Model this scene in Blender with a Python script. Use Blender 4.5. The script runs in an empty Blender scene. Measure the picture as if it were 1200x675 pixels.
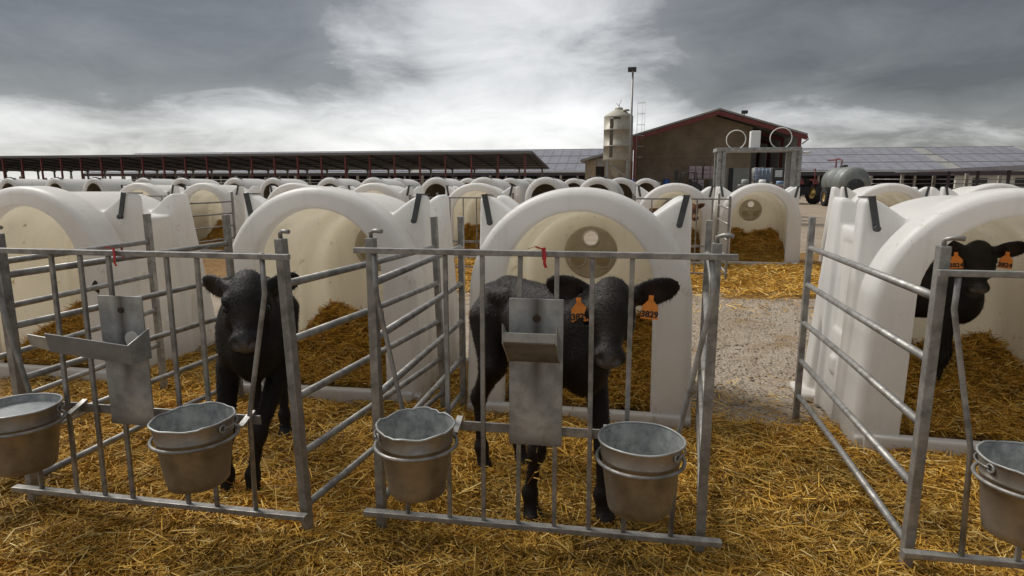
import bpy, bmesh, math, random
import numpy as np
import openvdb
from mathutils import Vector, Matrix

random.seed(7)
R = np.random.default_rng(11)
scene = bpy.context.scene
C = scene.collection
rad = math.radians

# ------------------------------------------------------------------ camera
CAMH, PITCH, YAW, FPX = 1.40, rad(9.9), rad(11.3), 720.0
cd = bpy.data.cameras.new('camera'); cam = bpy.data.objects.new('camera', cd); C.objects.link(cam)
cd.sensor_width = 36.0; cd.lens = 36.0 * FPX / 1200.0; cd.clip_start = 0.02; cd.clip_end = 3000
cam.location = (0, 0, CAMH); cam.rotation_euler = (math.pi / 2 - PITCH, 0, YAW)
scene.camera = cam

# ------------------------------------------------------------------ sky and sun
SUN_EL, SUN_AZ = rad(52), rad(-72)          # azimuth from +Y towards +X
w = bpy.data.worlds.new('World'); scene.world = w; w.use_nodes = True
nt = w.node_tree; nt.nodes.clear()
def N(t, kind, **kw):
    n = t.nodes.new(kind)
    for k, v in kw.items(): setattr(n, k, v)
    return n
def math_node(t, op, a, b=None, clamp=False):
    n = N(t, 'ShaderNodeMath', operation=op); n.use_clamp = clamp
    for i, v in enumerate((a, b)):
        if v is None: continue
        if isinstance(v, (int, float)): n.inputs[i].default_value = v
        else: t.links.new(v, n.inputs[i])
    return n.outputs[0]
def ramp(t, fac, stops, interp='LINEAR'):
    n = N(t, 'ShaderNodeValToRGB'); n.color_ramp.interpolation = interp
    e = n.color_ramp.elements
    while len(e) < len(stops): e.new(0.5)
    for el, (p, c) in zip(e, stops):
        el.position = p
        el.color = (c, c, c, 1) if isinstance(c, (int, float)) else (*c, 1)
    t.links.new(fac, n.inputs[0]); return n.outputs[0]
def mixc(t, fac, a, b, mode='MIX'):
    n = N(t, 'ShaderNodeMix', data_type='RGBA', blend_type=mode)
    for s, v in ((n.inputs[0], fac), (n.inputs[6], a), (n.inputs[7], b)):
        if isinstance(v, (int, float)): s.default_value = v
        elif isinstance(v, tuple): s.default_value = (*v, 1)
        else: t.links.new(v, s)
    return n.outputs[2]
def noise(t, vec, scale, detail=4, rough=.55, dist=0.0):
    n = N(t, 'ShaderNodeTexNoise'); n.inputs['Scale'].default_value = scale
    n.inputs['Detail'].default_value = detail; n.inputs['Roughness'].default_value = rough
    n.inputs['Distortion'].default_value = dist
    if vec is not None: t.links.new(vec, n.inputs['Vector'])
    return n.outputs['Fac']
sky = N(nt, 'ShaderNodeTexSky', sky_type='NISHITA'); sky.sun_disc = False
sky.sun_elevation = SUN_EL; sky.sun_rotation = SUN_AZ
tc = N(nt, 'ShaderNodeTexCoord'); sep = N(nt, 'ShaderNodeSeparateXYZ'); nt.links.new(tc.outputs['Generated'], sep.inputs[0])
zc = math_node(nt, 'MAXIMUM', sep.outputs['Z'], 0.0)
den = math_node(nt, 'ADD', zc, 0.24)
cmb = N(nt, 'ShaderNodeCombineXYZ')
nt.links.new(math_node(nt, 'DIVIDE', sep.outputs['X'], den), cmb.inputs[0])
nt.links.new(math_node(nt, 'DIVIDE', sep.outputs['Y'], den), cmb.inputs[1])
mp = N(nt, 'ShaderNodeMapping'); mp.inputs['Location'].default_value = (2.35, 0.55, 0); nt.links.new(cmb.outputs[0], mp.inputs[0])
n1 = noise(nt, mp.outputs[0], 0.50, 6, .55, .3)
n2 = noise(nt, mp.outputs[0], 2.1, 10, .62, .5)
cl = math_node(nt, 'ADD', math_node(nt, 'MULTIPLY', n1, .62), math_node(nt, 'MULTIPLY', n2, .38))
# heavy deck above a pale band over the horizon, thinner again overhead
elev = ramp(nt, zc, [(0, -.05), (.075, -.03), (.155, .235), (.30, .23), (.55, -.02), (1, -.10)], 'EASE')
dens = math_node(nt, 'ADD', cl, elev)
side = N(nt, 'ShaderNodeVectorMath', operation='DOT_PRODUCT'); nt.links.new(tc.outputs['Generated'], side.inputs[0])
side.inputs[1].default_value = (.93, .36, 0)
dens = math_node(nt, 'ADD', dens, ramp(nt, side.outputs['Value'], [(0.20, 0.0), (.85, .11)], 'EASE'))
# thin veil where the light breaks through the deck
glow = N(nt, 'ShaderNodeVectorMath', operation='DOT_PRODUCT'); nt.links.new(tc.outputs['Generated'], glow.inputs[0])
ga, ge = rad(-13.5), rad(13); glow.inputs[1].default_value = (math.sin(ga) * math.cos(ge), math.cos(ga) * math.cos(ge), math.sin(ge))
gl = ramp(nt, glow.outputs['Value'], [(.95, 0.0), (.992, .6), (1.0, 1.0)], 'EASE')
dens = math_node(nt, 'SUBTRACT', dens, math_node(nt, 'MULTIPLY', gl, .20))
cloud = ramp(nt, dens, [(.22, (5.2, 5.2, 5.2)), (.38, (4.0, 3.99, 3.96)), (.52, (2.75, 2.75, 2.74)), (.64, (.95, .945, .935)), (.84, (.40, .393, .38))])
skyc = mixc(nt, .93, sky.outputs[0], cloud)
bg = N(nt, 'ShaderNodeBackground'); bg.inputs['Strength'].default_value = 0.11; nt.links.new(skyc, bg.inputs[0])
wo = N(nt, 'ShaderNodeOutputWorld'); nt.links.new(bg.outputs[0], wo.inputs[0])

sd = bpy.data.lights.new('sun', 'SUN'); sun = bpy.data.objects.new('sun', sd); C.objects.link(sun)
sd.energy = 1.5; sd.angle = rad(25); sd.color = (1, .955, .88)
sv = Vector((math.sin(SUN_AZ) * math.cos(SUN_EL), math.cos(SUN_AZ) * math.cos(SUN_EL), math.sin(SUN_EL)))
sun.rotation_euler = sv.to_track_quat('Z', 'Y').to_euler(); sun.location = sv * 50
scene.view_settings.view_transform = 'Standard'; scene.view_settings.look = 'None'
scene.view_settings.gamma = 1; scene.view_settings.exposure = 1.08
scene.cycles.max_bounces = 8; scene.cycles.use_denoising = True

# ------------------------------------------------------------------ helpers
def at(x, y, Y):
    """world point on the sight line through photo pixel (x, y) at world distance Y"""
    f = Vector((-math.sin(YAW) * math.cos(PITCH), math.cos(YAW) * math.cos(PITCH), -math.sin(PITCH)))
    r = Vector((math.cos(YAW), math.sin(YAW), 0)); u = r.cross(f)
    d = f + r * ((x - 600) / FPX) + u * ((337.5 - y) / FPX)
    return Vector((0, 0, CAMH)) + d * (Y / d.y)

class MB:
    def __init__(s): s.v = []; s.f = []; s.m = []; s.sm = []
    def add(s, vs, fs, mi=0, smooth=False):
        o = len(s.v); s.v += [tuple(p) for p in vs]; s.f += [tuple(i + o for i in f) for f in fs]
        s.m += [mi] * len(fs); s.sm += [smooth] * len(fs); return s
    def box(s, a, b, mi=0):
        x0, y0, z0 = a; x1, y1, z1 = b
        return s.add([(x0,y0,z0),(x1,y0,z0),(x1,y1,z0),(x0,y1,z0),(x0,y0,z1),(x1,y0,z1),(x1,y1,z1),(x0,y1,z1)],
              [(0,3,2,1),(4,5,6,7),(0,1,5,4),(1,2,6,5),(2,3,7,6),(3,0,4,7)], mi)
    def bar(s, p0, p1, wx, wy=None, up=(0,0,1), mi=0):
        """rectangular bar from p0 to p1"""
        wy = wy or wx; p0, p1 = Vector(p0), Vector(p1); d = (p1 - p0).normalized(); u = Vector(up)
        if abs(d.dot(u)) > .95: u = Vector((0, 1, 0))
        a = d.cross(u).normalized() * wx / 2; b = a.cross(d).normalized() * wy / 2
        vs = [p + q for p in (p0, p1) for q in (-a-b, a-b, a+b, -a+b)]
        return s.add(vs, [(0,1,2,3),(7,6,5,4),(0,4,5,1),(1,5,6,2),(2,6,7,3),(3,7,4,0)], mi)
    def tube(s, pts, r, n=10, closed=False, cap=True, mi=0):
        pts = [Vector(p) for p in pts]; L = len(pts); rs = r if isinstance(r, (list, tuple)) else [r] * L
        vs = []; fs = []; prev = None
        for i, p in enumerate(pts):
            if closed: d = pts[(i+1) % L] - pts[i-1]
            else: d = pts[min(i+1, L-1)] - pts[max(i-1, 0)]
            d.normalize()
            if prev is None:
                u = Vector((0,0,1)) if abs(d.z) < .9 else Vector((1,0,0))
                a = d.cross(u).normalized()
            else: a = (prev - d * prev.dot(d)).normalized()
            prev = a; b = d.cross(a)
            for k in range(n):
                t = 2 * math.pi * k / n
                vs.append(p + (a * math.cos(t) + b * math.sin(t)) * rs[i])
        for i in range(L if closed else L - 1):
            j = (i + 1) % L
            for k in range(n):
                k2 = (k + 1) % n
                fs.append((i*n+k, i*n+k2, j*n+k2, j*n+k))
        s.add(vs, fs, mi, True)
        if cap and not closed:
            o = len(s.v) - len(vs)
            s.f += [tuple(o + k for k in reversed(range(n))), tuple(o + (L-1)*n + k for k in range(n))]
            s.m += [mi, mi]; s.sm += [False, False]
        return s
    def lathe(s, prof, c=(0,0,0), n=32, mi=0, wob=None, smooth=True):
        vs = []; fs = []; P = len(prof)
        for k in range(n):
            t = 2 * math.pi * k / n
            for i, (r, z) in enumerate(prof):
                rr, zz = (r, z) if wob is None else wob(r, z, t, i)
                vs.append((c[0] + rr * math.cos(t), c[1] + rr * math.sin(t), c[2] + zz))
        for k in range(n):
            k2 = (k + 1) % n
            for i in range(P - 1): fs.append((k*P+i, k2*P+i, k2*P+i+1, k*P+i+1))
        return s.add(vs, fs, mi, smooth)
    def prism(s, poly, y0, y1, mi=0):
        """poly of (x, z) extruded along y"""
        n = len(poly)
        vs = [(x, y0, z) for x, z in poly] + [(x, y1, z) for x, z in poly]
        fs = [tuple(range(n)), tuple(reversed(range(n, 2*n)))] + [(i, i + n, (i+1) % n + n, (i+1) % n) for i in range(n)]
        return s.add(vs, fs, mi)
    def mesh(s, name, *mats, bevel=0):
        me = bpy.data.meshes.new(name); me.from_pydata(s.v, [], s.f)
        for m in mats: me.materials.append(m)
        me.polygons.foreach_set('material_index', s.m); me.polygons.foreach_set('use_smooth', s.sm)
        bm = bmesh.new(); bm.from_mesh(me); bmesh.ops.recalc_face_normals(bm, faces=bm.faces)
        if bevel:
            es = [e for e in bm.edges if len(e.link_faces) == 2 and e.calc_face_angle(0) > .5]
            bmesh.ops.bevel(bm, geom=es, offset=bevel, segments=2, affect='EDGES', profile=.6, clamp_overlap=True)
        bm.to_mesh(me); bm.free(); me.update(); return me
    def build(s, name, mats, parent=None, bevel=0):
        mats = mats if isinstance(mats, (list, tuple)) else [mats]
        return link(name, s.mesh(name, *mats, bevel=bevel), parent)

def link(name, me, parent=None):
    o = bpy.data.objects.new(name, me); C.objects.link(o)
    if parent is not None: o.parent = parent
    return o
def tag(o, label=None, cat=None, group=None, kind=None):
    for k, v in (('label', label), ('category', cat), ('group', group), ('kind', kind)):
        if v: o[k] = v
    return o
def empty(name, loc=(0,0,0), rz=0.0, label=None, cat=None, group=None):
    o = link(name, None); o.location = loc; o.rotation_euler = (0, 0, rz); o.empty_display_size = .1
    return tag(o, label, cat, group)
def copy_tree(o, parent=None):
    c = o.copy(); C.objects.link(c); c.parent = parent
    for ch in o.children: copy_tree(ch, c)
    return c
def B(): return MB()

# ------------------------------------------------------------------ materials
MATS = {}
def mat(name, col, rough=.6, metal=0.0, var=0.0, vscale=8, bump=0.0, bscale=60, col2=None, spec=.5, dirt=None, dscale=3, coords='Object', trans=None):
    m = bpy.data.materials.new(name); m.use_nodes = True; t = m.node_tree; b = t.nodes['Principled BSDF']
    b.inputs['Roughness'].default_value = rough; b.inputs['Metallic'].default_value = metal
    b.inputs['Specular IOR Level'].default_value = spec
    tcn = N(t, 'ShaderNodeTexCoord').outputs[coords]
    c2 = col2 or tuple(max(0, x * (1 - var)) for x in col)
    c = None
    if var or col2:
        f = ramp(t, noise(t, tcn, vscale, 6, .65), [(.35, 0), (.65, 1)])
        c = mixc(t, f, col, c2)
        rr = math_node(t, 'MULTIPLY_ADD', f, .18); rr.node.inputs[2].default_value = max(.05, rough - .09)
        t.links.new(rr, b.inputs['Roughness'])
    if dirt:
        f = ramp(t, noise(t, tcn, dscale, 8, .7, .3), [(.5, 0), (.72, .75)])
        c = mixc(t, f, c if c is not None else col, dirt)
    if c is None: b.inputs['Base Color'].default_value = (*col, 1)
    else: t.links.new(c, b.inputs['Base Color'])
    if bump:
        bn = N(t, 'ShaderNodeBump'); bn.inputs['Strength'].default_value = bump; bn.inputs['Distance'].default_value = .01
        t.links.new(noise(t, tcn, bscale, 5, .6), bn.inputs['Height']); t.links.new(bn.outputs[0], b.inputs['Normal'])
    MATS[name] = m; return m

galv = mat('galvanised_steel', (.36, .35, .33), .5, .5, vscale=17, col2=(.19, .185, .175), bump=.12, bscale=160, dirt=(.09, .075, .055), dscale=9)
galv_light = mat('galvanised_sheet', (.40, .41, .40), .48, .4, vscale=11, col2=(.24, .245, .24), bump=.08, bscale=120, dirt=(.12, .10, .08), dscale=5)
steel_dark = mat('rusty_trough_steel', (.20, .185, .165), .6, .3, vscale=10, col2=(.12, .10, .08), bump=.1)
def stained(name, ux, z0, z1):
    m = MATS['galvanised_sheet'].copy(); m.name = name; t = m.node_tree; b = t.nodes['Principled BSDF']
    src = b.inputs['Base Color'].links[0].from_socket; o = N(t, 'ShaderNodeTexCoord').outputs['Object']
    sx = N(t, 'ShaderNodeSeparateXYZ'); t.links.new(o, sx.inputs[0]); nz = noise(t, o, 22, 6, .7)
    w_ = math_node(t, 'ADD', math_node(t, 'ABSOLUTE', math_node(t, 'SUBTRACT', sx.outputs['X'], ux)), math_node(t, 'MULTIPLY', nz, .05))
    fx = ramp(t, w_, [(.025, 1), (.058, 0)]); fz = ramp(t, sx.outputs['Z'], [(z0, 0), (z1, 1)])
    low = ramp(t, math_node(t, 'ADD', sx.outputs['Z'], math_node(t, 'MULTIPLY', nz, .08)), [(.515, .75), (.56, 0)])
    f = math_node(t, 'MAXIMUM', math_node(t, 'MULTIPLY', fx, fz), low)
    t.links.new(mixc(t, math_node(t, 'MULTIPLY', f, .8), src, (.055, .04, .03)), b.inputs['Base Color']); return m
plate_stain_centre = stained('stained_plate', .628, .58, .77); plate_stain_left = stained('stained_plate', .585, .55, .74)
rust = mat('rust_bolt', (.06, .035, .02), .85, .1, var=.4, vscale=60)
zinc_out = mat('bucket_zinc', (.30, .27, .235), .42, .6, vscale=7, col2=(.19, .165, .135), bump=.15, bscale=22, dirt=(.10, .075, .05), dscale=6)
zinc_in = mat('bucket_inside', (.44, .45, .43), .5, .3, vscale=24, col2=(.22, .235, .235), bump=.1, bscale=40, dirt=(.5, .5, .48), dscale=20)
milk_mat = mat('milk_residue', (.42, .43, .43), .3, 0, vscale=16, col2=(.24, .26, .27))
ribbon_mat = mat('red_tape', (.50, .02, .025), .45, var=.3, vscale=40)
tag_mat = mat('orange_tag', (.80, .26, .025), .45, var=.12, vscale=50)
ink = mat('tag_ink', (.012, .01, .008), .6)
bracket_mat = mat('grey_bracket', (.085, .09, .092), .55, .2, var=.35, vscale=30, bump=.1)
vent_mat = mat('taupe_vent', (.46, .405, .31), .6, var=.2, vscale=20)
red_steel = mat('red_steel', (.15, .026, .024), .55, var=.3, vscale=2)
dark_roof = mat('dark_roof_underside', (.15, .142, .16), .7, var=.3, vscale=.6)
roof_grey = mat('fibre_cement_roof', (.27, .265, .25), .85, var=.25, vscale=1.2)
solar_mat = mat('solar_panel', (.20, .20, .235), .35, .0, var=.25, vscale=.5)
frame_mat = mat('panel_frame', (.42, .42, .42), .5, .3)
brick_mat = mat('block_wall', (.33, .265, .19), .9, var=.3, vscale=.8, bump=.3, bscale=6)
panel_wall = mat('grey_panel_wall', (.34, .35, .33), .8, var=.15, vscale=1)
concrete = mat('concrete', (.33, .30, .25), .9, var=.25, vscale=3, bump=.2, bscale=20)
silo_mat = mat('silo_shell', (.42, .395, .33), .55, .15, vscale=1.3, col2=(.31, .29, .24), dirt=(.2, .18, .14), dscale=.7)
silo_dark = mat('silo_stripe', (.075, .065, .045), .7, var=.3, vscale=3)
white_box = mat('white_cabinet', (.72, .73, .72), .5, var=.1, vscale=4)
blue_plastic = mat('blue_plastic', (.03, .09, .33), .5, var=.25, vscale=4)
tank_white = mat('ibc_plastic', (.52, .56, .58), .5, var=.2, vscale=5)
ibc_blue = mat('ibc_bluish_plastic', (.20, .28, .42), .5, var=.25, vscale=5)
pallet_goods = mat('wrapped_goods', (.42, .34, .36), .6, var=.25, vscale=4)
rubber = mat('tyre_rubber', (.018, .017, .016), .85, var=.3, vscale=6)
rim_yellow = mat('wheel_yellow', (.50, .33, .10), .6, var=.3, vscale=6)
dark_machine = mat('dark_machine', (.035, .035, .038), .6, var=.3, vscale=5)
tanker_mat = mat('tanker_steel', (.22, .235, .225), .5, .3, vscale=2.5, col2=(.14, .15, .145), dirt=(.14, .13, .07), dscale=1.5)
green_plastic = mat('green_plastic', (.03, .12, .07), .6, var=.3)
eye_mat = mat('calf_eye', (.006, .005, .006), .08)
pale_wall = mat('pale_wall', (.55, .53, .48), .85, var=.15, vscale=1)
hose_mat = mat('white_hose', (.65, .64, .60), .5)

def plastic(name, base, grime, gs, translucent=0.0):
    m = bpy.data.materials.new(name); m.use_nodes = True; t = m.node_tree; b = t.nodes['Principled BSDF']
    o = N(t, 'ShaderNodeTexCoord').outputs['Object']; b.inputs['Roughness'].default_value = .42
    f = ramp(t, noise(t, o, 1.6, 5, .6), [(.35, 0), (.7, 1)])
    c = mixc(t, f, base, tuple(x * .90 for x in base))
    # rain streaks and splashes
    mpn = N(t, 'ShaderNodeMapping'); mpn.inputs['Scale'].default_value = (14, 14, 1.6); t.links.new(o, mpn.inputs[0])
    st = ramp(t, noise(t, mpn.outputs[0], 1.0, 6, .65), [(.52, 0), (.78, .55)])
    c = mixc(t, st, c, tuple(x * .78 for x in base))
    sp = ramp(t, noise(t, o, gs, 6, .7, .4), [(.63, 0), (.70, .75)])
    c = mixc(t, sp, c, grime)
    fine = ramp(t, noise(t, o, 55, 3, .6), [(.68, 0), (.74, .7)])
    c = mixc(t, fine, c, grime)
    # splash dirt low down
    sx = N(t, 'ShaderNodeSeparateXYZ'); t.links.new(o, sx.inputs[0])
    low = ramp(t, math_node(t, 'ADD', sx.outputs['Z'], math_node(t, 'MULTIPLY', noise(t, o, 7, 6, .7), .35)), [(.10, .7), (.42, 0)])
    c = mixc(t, low, c, tuple(x * g for x, g in zip(base, (.74, .68, .58))))
    t.links.new(c, b.inputs['Base Color'])
    bn = N(t, 'ShaderNodeBump'); bn.inputs['Strength'].default_value = .10; bn.inputs['Distance'].default_value = .006
    t.links.new(noise(t, o, 34, 4, .6), bn.inputs['Height']); t.links.new(bn.outputs[0], b.inputs['Normal'])
    if translucent:
        tr = N(t, 'ShaderNodeBsdfTranslucent'); t.links.new(c, tr.inputs[0])
        mx = N(t, 'ShaderNodeMixShader'); mx.inputs[0].default_value = translucent
        t.links.new(b.outputs[0], mx.inputs[1]); t.links.new(tr.outputs[0], mx.inputs[2])
        t.links.new(mx.outputs[0], t.nodes['Material Output'].inputs['Surface'])
    return m
hutch_out = plastic('hutch_plastic', (.89, .885, .87), (.45, .39, .28), 3.5, translucent=.42)
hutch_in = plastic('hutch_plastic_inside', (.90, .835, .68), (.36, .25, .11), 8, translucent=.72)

def attr_mat(name, rough=.6, sheen=0, bump=0, spec=.35):
    m = bpy.data.materials.new(name); m.use_nodes = True; t = m.node_tree; b = t.nodes['Principled BSDF']
    a = N(t, 'ShaderNodeVertexColor'); a.layer_name = 'Col'; t.links.new(a.outputs[0], b.inputs['Base Color'])
    b.inputs['Roughness'].default_value = rough; b.inputs['Specular IOR Level'].default_value = spec
    if sheen: b.inputs['Sheen Weight'].default_value = sheen; b.inputs['Sheen Roughness'].default_value = .5
    if bump:
        o = N(t, 'ShaderNodeTexCoord').outputs['Object']
        bn = N(t, 'ShaderNodeBump'); bn.inputs['Strength'].default_value = bump; bn.inputs['Distance'].default_value = .008
        t.links.new(noise(t, o, 70, 4, .7), bn.inputs['Height']); t.links.new(bn.outputs[0], b.inputs['Normal'])
    return m
straw_mat = attr_mat('straw_stalks', .6, spec=.2)
coat_mat = attr_mat('calf_coat', .55, .0, .5, .25)
nose_mat = attr_mat('wet_nose', .32, .0, .25, .5)
hair_mat = attr_mat('calf_hair', .5, spec=.2)
mat_bed = mat('straw_underlayer', (.26, .135, .022), .9, vscale=28, col2=(.09, .045, .01), bump=.8, bscale=60)

# ------------------------------------------------------------------ ground
def ground_material():
    m = bpy.data.materials.new('gravel_ground'); m.use_nodes = True; t = m.node_tree; b = t.nodes['Principled BSDF']
    o = N(t, 'ShaderNodeTexCoord').outputs['Object']; b.inputs['Roughness'].default_value = .95
    b.inputs['Specular IOR Level'].default_value = .2
    c = mixc(t, ramp(t, noise(t, o, .9, 6, .6), [(.35, 0), (.65, 1)]), (.33, .275, .215), (.24, .185, .13))
    c = mixc(t, ramp(t, noise(t, o, 26, 5, .7), [(.45, 0), (.6, .8)]), c, (.37, .315, .25))
    c = mixc(t, ramp(t, noise(t, o, 60, 4, .7), [(.54, 0), (.68, .6)]), c, (.19, .15, .11))
    c = mixc(t, ramp(t, noise(t, o, 2.2, 6, .65, .5), [(.52, 0), (.68, .8)]), c, (.20, .12, .045))
    t.links.new(c, b.inputs['Base Color'])
    vo = N(t, 'ShaderNodeTexVoronoi'); vo.inputs['Scale'].default_value = 45; t.links.new(o, vo.inputs['Vector'])
    h = math_node(t, 'ADD', math_node(t, 'MULTIPLY', noise(t, o, 9, 6, .65), 1.6), vo.outputs['Distance'])
    bn = N(t, 'ShaderNodeBump'); bn.inputs['Strength'].default_value = .8; bn.inputs['Distance'].default_value = .02
    t.links.new(h, bn.inputs['Height']); t.links.new(bn.outputs[0], b.inputs['Normal'])
    return m
def lump(x, y, s=1.0):
    """smooth pseudo noise in about -1..1"""
    x = x * s; y = y * s
    return (np.sin(x * 1.7 + 1.3 * np.sin(y * 1.1 + .4)) * np.cos(y * 1.9 + 1.1 * np.sin(x * 1.3)) * .5
            + np.sin(x * 4.1 + 2.0 + 1.2 * np.sin(y * 3.3)) * np.cos(y * 4.7 + .9 * np.sin(x * 3.7)) * .3
            + np.sin(x * 9.3 + 1.2 * np.sin(y * 7.1)) * np.cos(y * 8.7 + 1.7) * .2)
def grid_mesh(xs, ys, zf):
    X, Y = np.meshgrid(xs, ys); Z = zf(X, Y); nx, ny = len(xs), len(ys)
    v = np.stack([X.ravel(), Y.ravel(), Z.ravel()], 1)
    i = np.arange((ny - 1) * nx).reshape(ny - 1, nx)[:, :-1].ravel()
    f = np.stack([i, i + 1, i + nx + 1, i + nx], 1)
    return v, f
def np_mesh(name, v, f, mats, mi=None, smooth=True, col=None):
    me = bpy.data.meshes.new(name); n = f.shape[1]
    me.vertices.add(len(v)); me.vertices.foreach_set('co', np.ascontiguousarray(v, np.float32).ravel())
    me.loops.add(f.size); me.loops.foreach_set('vertex_index', np.ascontiguousarray(f, np.int32).ravel())
    me.polygons.add(len(f)); me.polygons.foreach_set('loop_start', np.arange(0, f.size, n, dtype=np.int32))
    for m in mats: me.materials.append(m)
    if mi is not None: me.polygons.foreach_set('material_index', np.ascontiguousarray(mi, np.int32))
    me.polygons.foreach_set('use_smooth', np.full(len(f), smooth))
    if col is not None:
        a = me.color_attributes.new('Col', 'FLOAT_COLOR', 'POINT')
        a.data.foreach_set('color', np.concatenate([col, np.ones((len(col), 1))], 1).astype(np.float32).ravel())
    me.update(calc_edges=True); me.validate(); return me
gx = np.concatenate([-np.geomspace(900, 6.3, 26), np.linspace(-6, 6, 90), np.geomspace(6.3, 900, 26)])
gy = np.concatenate([-np.geomspace(300, 1.2, 14), np.linspace(-1, 13, 110), np.geomspace(13.3, 2200, 34)])
def gz(X, Y): return .018 * lump(X, Y, .9) * np.clip(1.6 - np.hypot(X, Y - 4) / 14, 0, 1) - .012
v, f = grid_mesh(gx, gy, gz)
tag(link('ground', np_mesh('ground', v, f, [ground_material()])), kind='structure')

# ------------------------------------------------------------------ straw
STRAW = np.array([[.74, .44, .080], [.63, .35, .052], [.45, .235, .030], [.83, .58, .18], [.27, .13, .016], [.88, .68, .28], [.13, .06, .012]])
SP = np.array([.26, .25, .18, .11, .10, .04, .06])
def strands(P, lmin, lmax, tilt, wid, rng, dark=1.0, lift=.012):
    """bent flat stalks lying about the points P: vertices, faces, colours"""
    n = len(P); L = rng.uniform(lmin, lmax, n) ** 1.0; az = rng.uniform(0, 2 * np.pi, n); ti = rng.normal(0, tilt, n)
    d = np.stack([np.cos(az) * np.cos(ti), np.sin(az) * np.cos(ti), np.sin(ti)], 1)
    s = np.stack([-np.sin(az), np.cos(az), np.zeros(n)], 1); up = np.cross(d, s)
    ro = rng.uniform(-1.3, 1.3, n)[:, None]; side = s * np.cos(ro) + up * np.sin(ro)
    wd = (rng.uniform(.55, 1.25, n) * wid)[:, None] * side
    bend = rng.normal(0, .10, n)[:, None] * L[:, None] * s + (rng.normal(0, .06, n) * L)[:, None] * np.array([0, 0, 1])
    c = P + np.array([0, 0, 1]) * rng.uniform(0, lift, n)[:, None]
    a = c - d * L[:, None] / 2; b = c + d * L[:, None] / 2; m = c + bend
    v = np.stack([a - wd, a + wd, m - wd, m + wd, b - wd * .8, b + wd * .8], 1).reshape(-1, 3)
    i = np.arange(n)[:, None] * 6
    f = np.concatenate([i + np.array([0, 1, 3, 2]), i + np.array([2, 3, 5, 4])], 0)
    ci = STRAW[rng.choice(len(STRAW), n, p=SP)] * rng.uniform(.75, 1.15, (n, 1)) * dark
    return v, f, np.repeat(ci, 6, 0)
def join(parts):
    V, F, M, K = [], [], [], []; o = 0
    for v, f, c, mi in parts:
        V.append(v); F.append(f + o); K.append(c); M.append(np.full(len(f), mi)); o += len(v)
    return np.concatenate(V), np.concatenate(F), np.concatenate(K), np.concatenate(M)
def bed_h(X, Y):
    return .034 + .022 * lump(X, Y, 1.5) + .022 * lump(X + 3, Y, 4.3) + .008 * lump(X, Y + 2, 11.)
# where the straw lies: all over the pens, thinning out where the gravel lane starts
def cover(X, Y):
    edge = 3.78 + .22 * lump(X * 1.3, Y * 0 + 2, 1.7) + .12 * lump(X, Y, 5)
    lane = (X > .25) & (X < 1.3)
    e = np.where(lane, edge - .12, 4.7 + 0 * X)
    return np.clip((e - Y) / .35, 0, 1)
xs = np.linspace(-6, 4.2, 240); ys = np.linspace(.8, 4.75, 110)
v, f = grid_mesh(xs, ys, lambda X, Y: np.where(cover(X, Y) > 0, bed_h(X, Y) * np.clip(cover(X, Y) * 1.6, 0, 1), 0) - .035 * (1 - np.clip(cover(X, Y) * 3, 0, 1)) - .004)
parts = [(v, f, np.tile(np.array([[.2, .1, .02]]), (len(v), 1)), 1)]
def scatter(n, x0, x1, y0, y1, bias=1.0):
    y = y0 + (y1 - y0) * R.random(n) ** bias
    # spread in x in proportion to the visible width at that distance
    x = x0 + (x1 - x0) * R.random(n)
    vis = (x > -(y * 1.12 + .5)) & (x < y * .72 + .45)
    x, y = x[vis], y[vis]
    keep = R.random(len(x)) < cover(x, y) ** 1.5 + .10 * np.clip((5.0 - y) / 1.2, 0, 1) ** 2
    return x[keep], y[keep]
for n, a, lm, lx, tl, wd in ((150000, (-3.4, 2.6, 1.15, 2.7), .025, .12, .24, .0019), (120000, (-4.6, 3.2, 2.6, 4.6), .03, .13, .24, .0021),
                             (26000, (-3.4, 2.6, 1.2, 3.5), .10, .26, .20, .0021)):
    x, y = scatter(n, *a)
    z = bed_h(x, y) * np.clip(cover(x, y) * 1.6, 0, 1)
    vv, ff, cc = strands(np.stack([x, y, z], 1), lm, lx, tl, wd, R, lift=.03)
    tone = (.76 + .42 * np.clip(lump(x, y, 1.6) + .55 * lump(x, y, 5.) + .2 * (y - 2.0), -1, .8))[:, None]
    cc = (cc.reshape(-1, 6, 3) * np.clip(tone, .34, 1.08)[:, :, None]).reshape(-1, 3)
    parts.append((vv, ff, cc, 0))
V, F, K, M_ = join(parts)
tag(link('straw_bedding', np_mesh('straw_bedding', V, F, [straw_mat, mat_bed], M_, False, K)),
    'golden loose straw litter covering the pens in the foreground', 'straw', kind='stuff')
# straw apron before the second row of hutches
parts = []
def cover2(X, Y): return np.clip((Y - 7.6 - .5 * lump(X, Y, 1.1)) / .8, 0, 1) * np.clip((13 - Y) / .5, 0, 1)
xs = np.linspace(-11, 7, 150); ys = np.linspace(6.8, 12.9, 60)
v, f = grid_mesh(xs, ys, lambda X, Y: (.05 + .03 * lump(X, Y, 1.5)) * cover2(X, Y) - .03 * (1 - cover2(X, Y)) - .004)
parts.append((v, f, np.tile(np.array([[.2, .1, .02]]), (len(v), 1)), 1))
n = 60000; x = R.uniform(-3, 4.5, n); y = R.uniform(6.6, 10.6, n); k = R.random(n) < cover2(x, y) + .03; x, y = x[k], y[k]
vv, ff, cc = strands(np.stack([x, y, (.05 + .03 * lump(x, y, 1.5)) * cover2(x, y)], 1), .05, .2, .25, .0035, R, lift=.04)
parts.append((vv, ff, cc, 0))
V, F, K, M_ = join(parts)
tag(link('straw_apron', np_mesh('straw_apron', V, F, [straw_mat, mat_bed], M_, False, K)),
    'yellow straw strewn on the ground before the second row of hutches', 'straw', kind='stuff')

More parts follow.
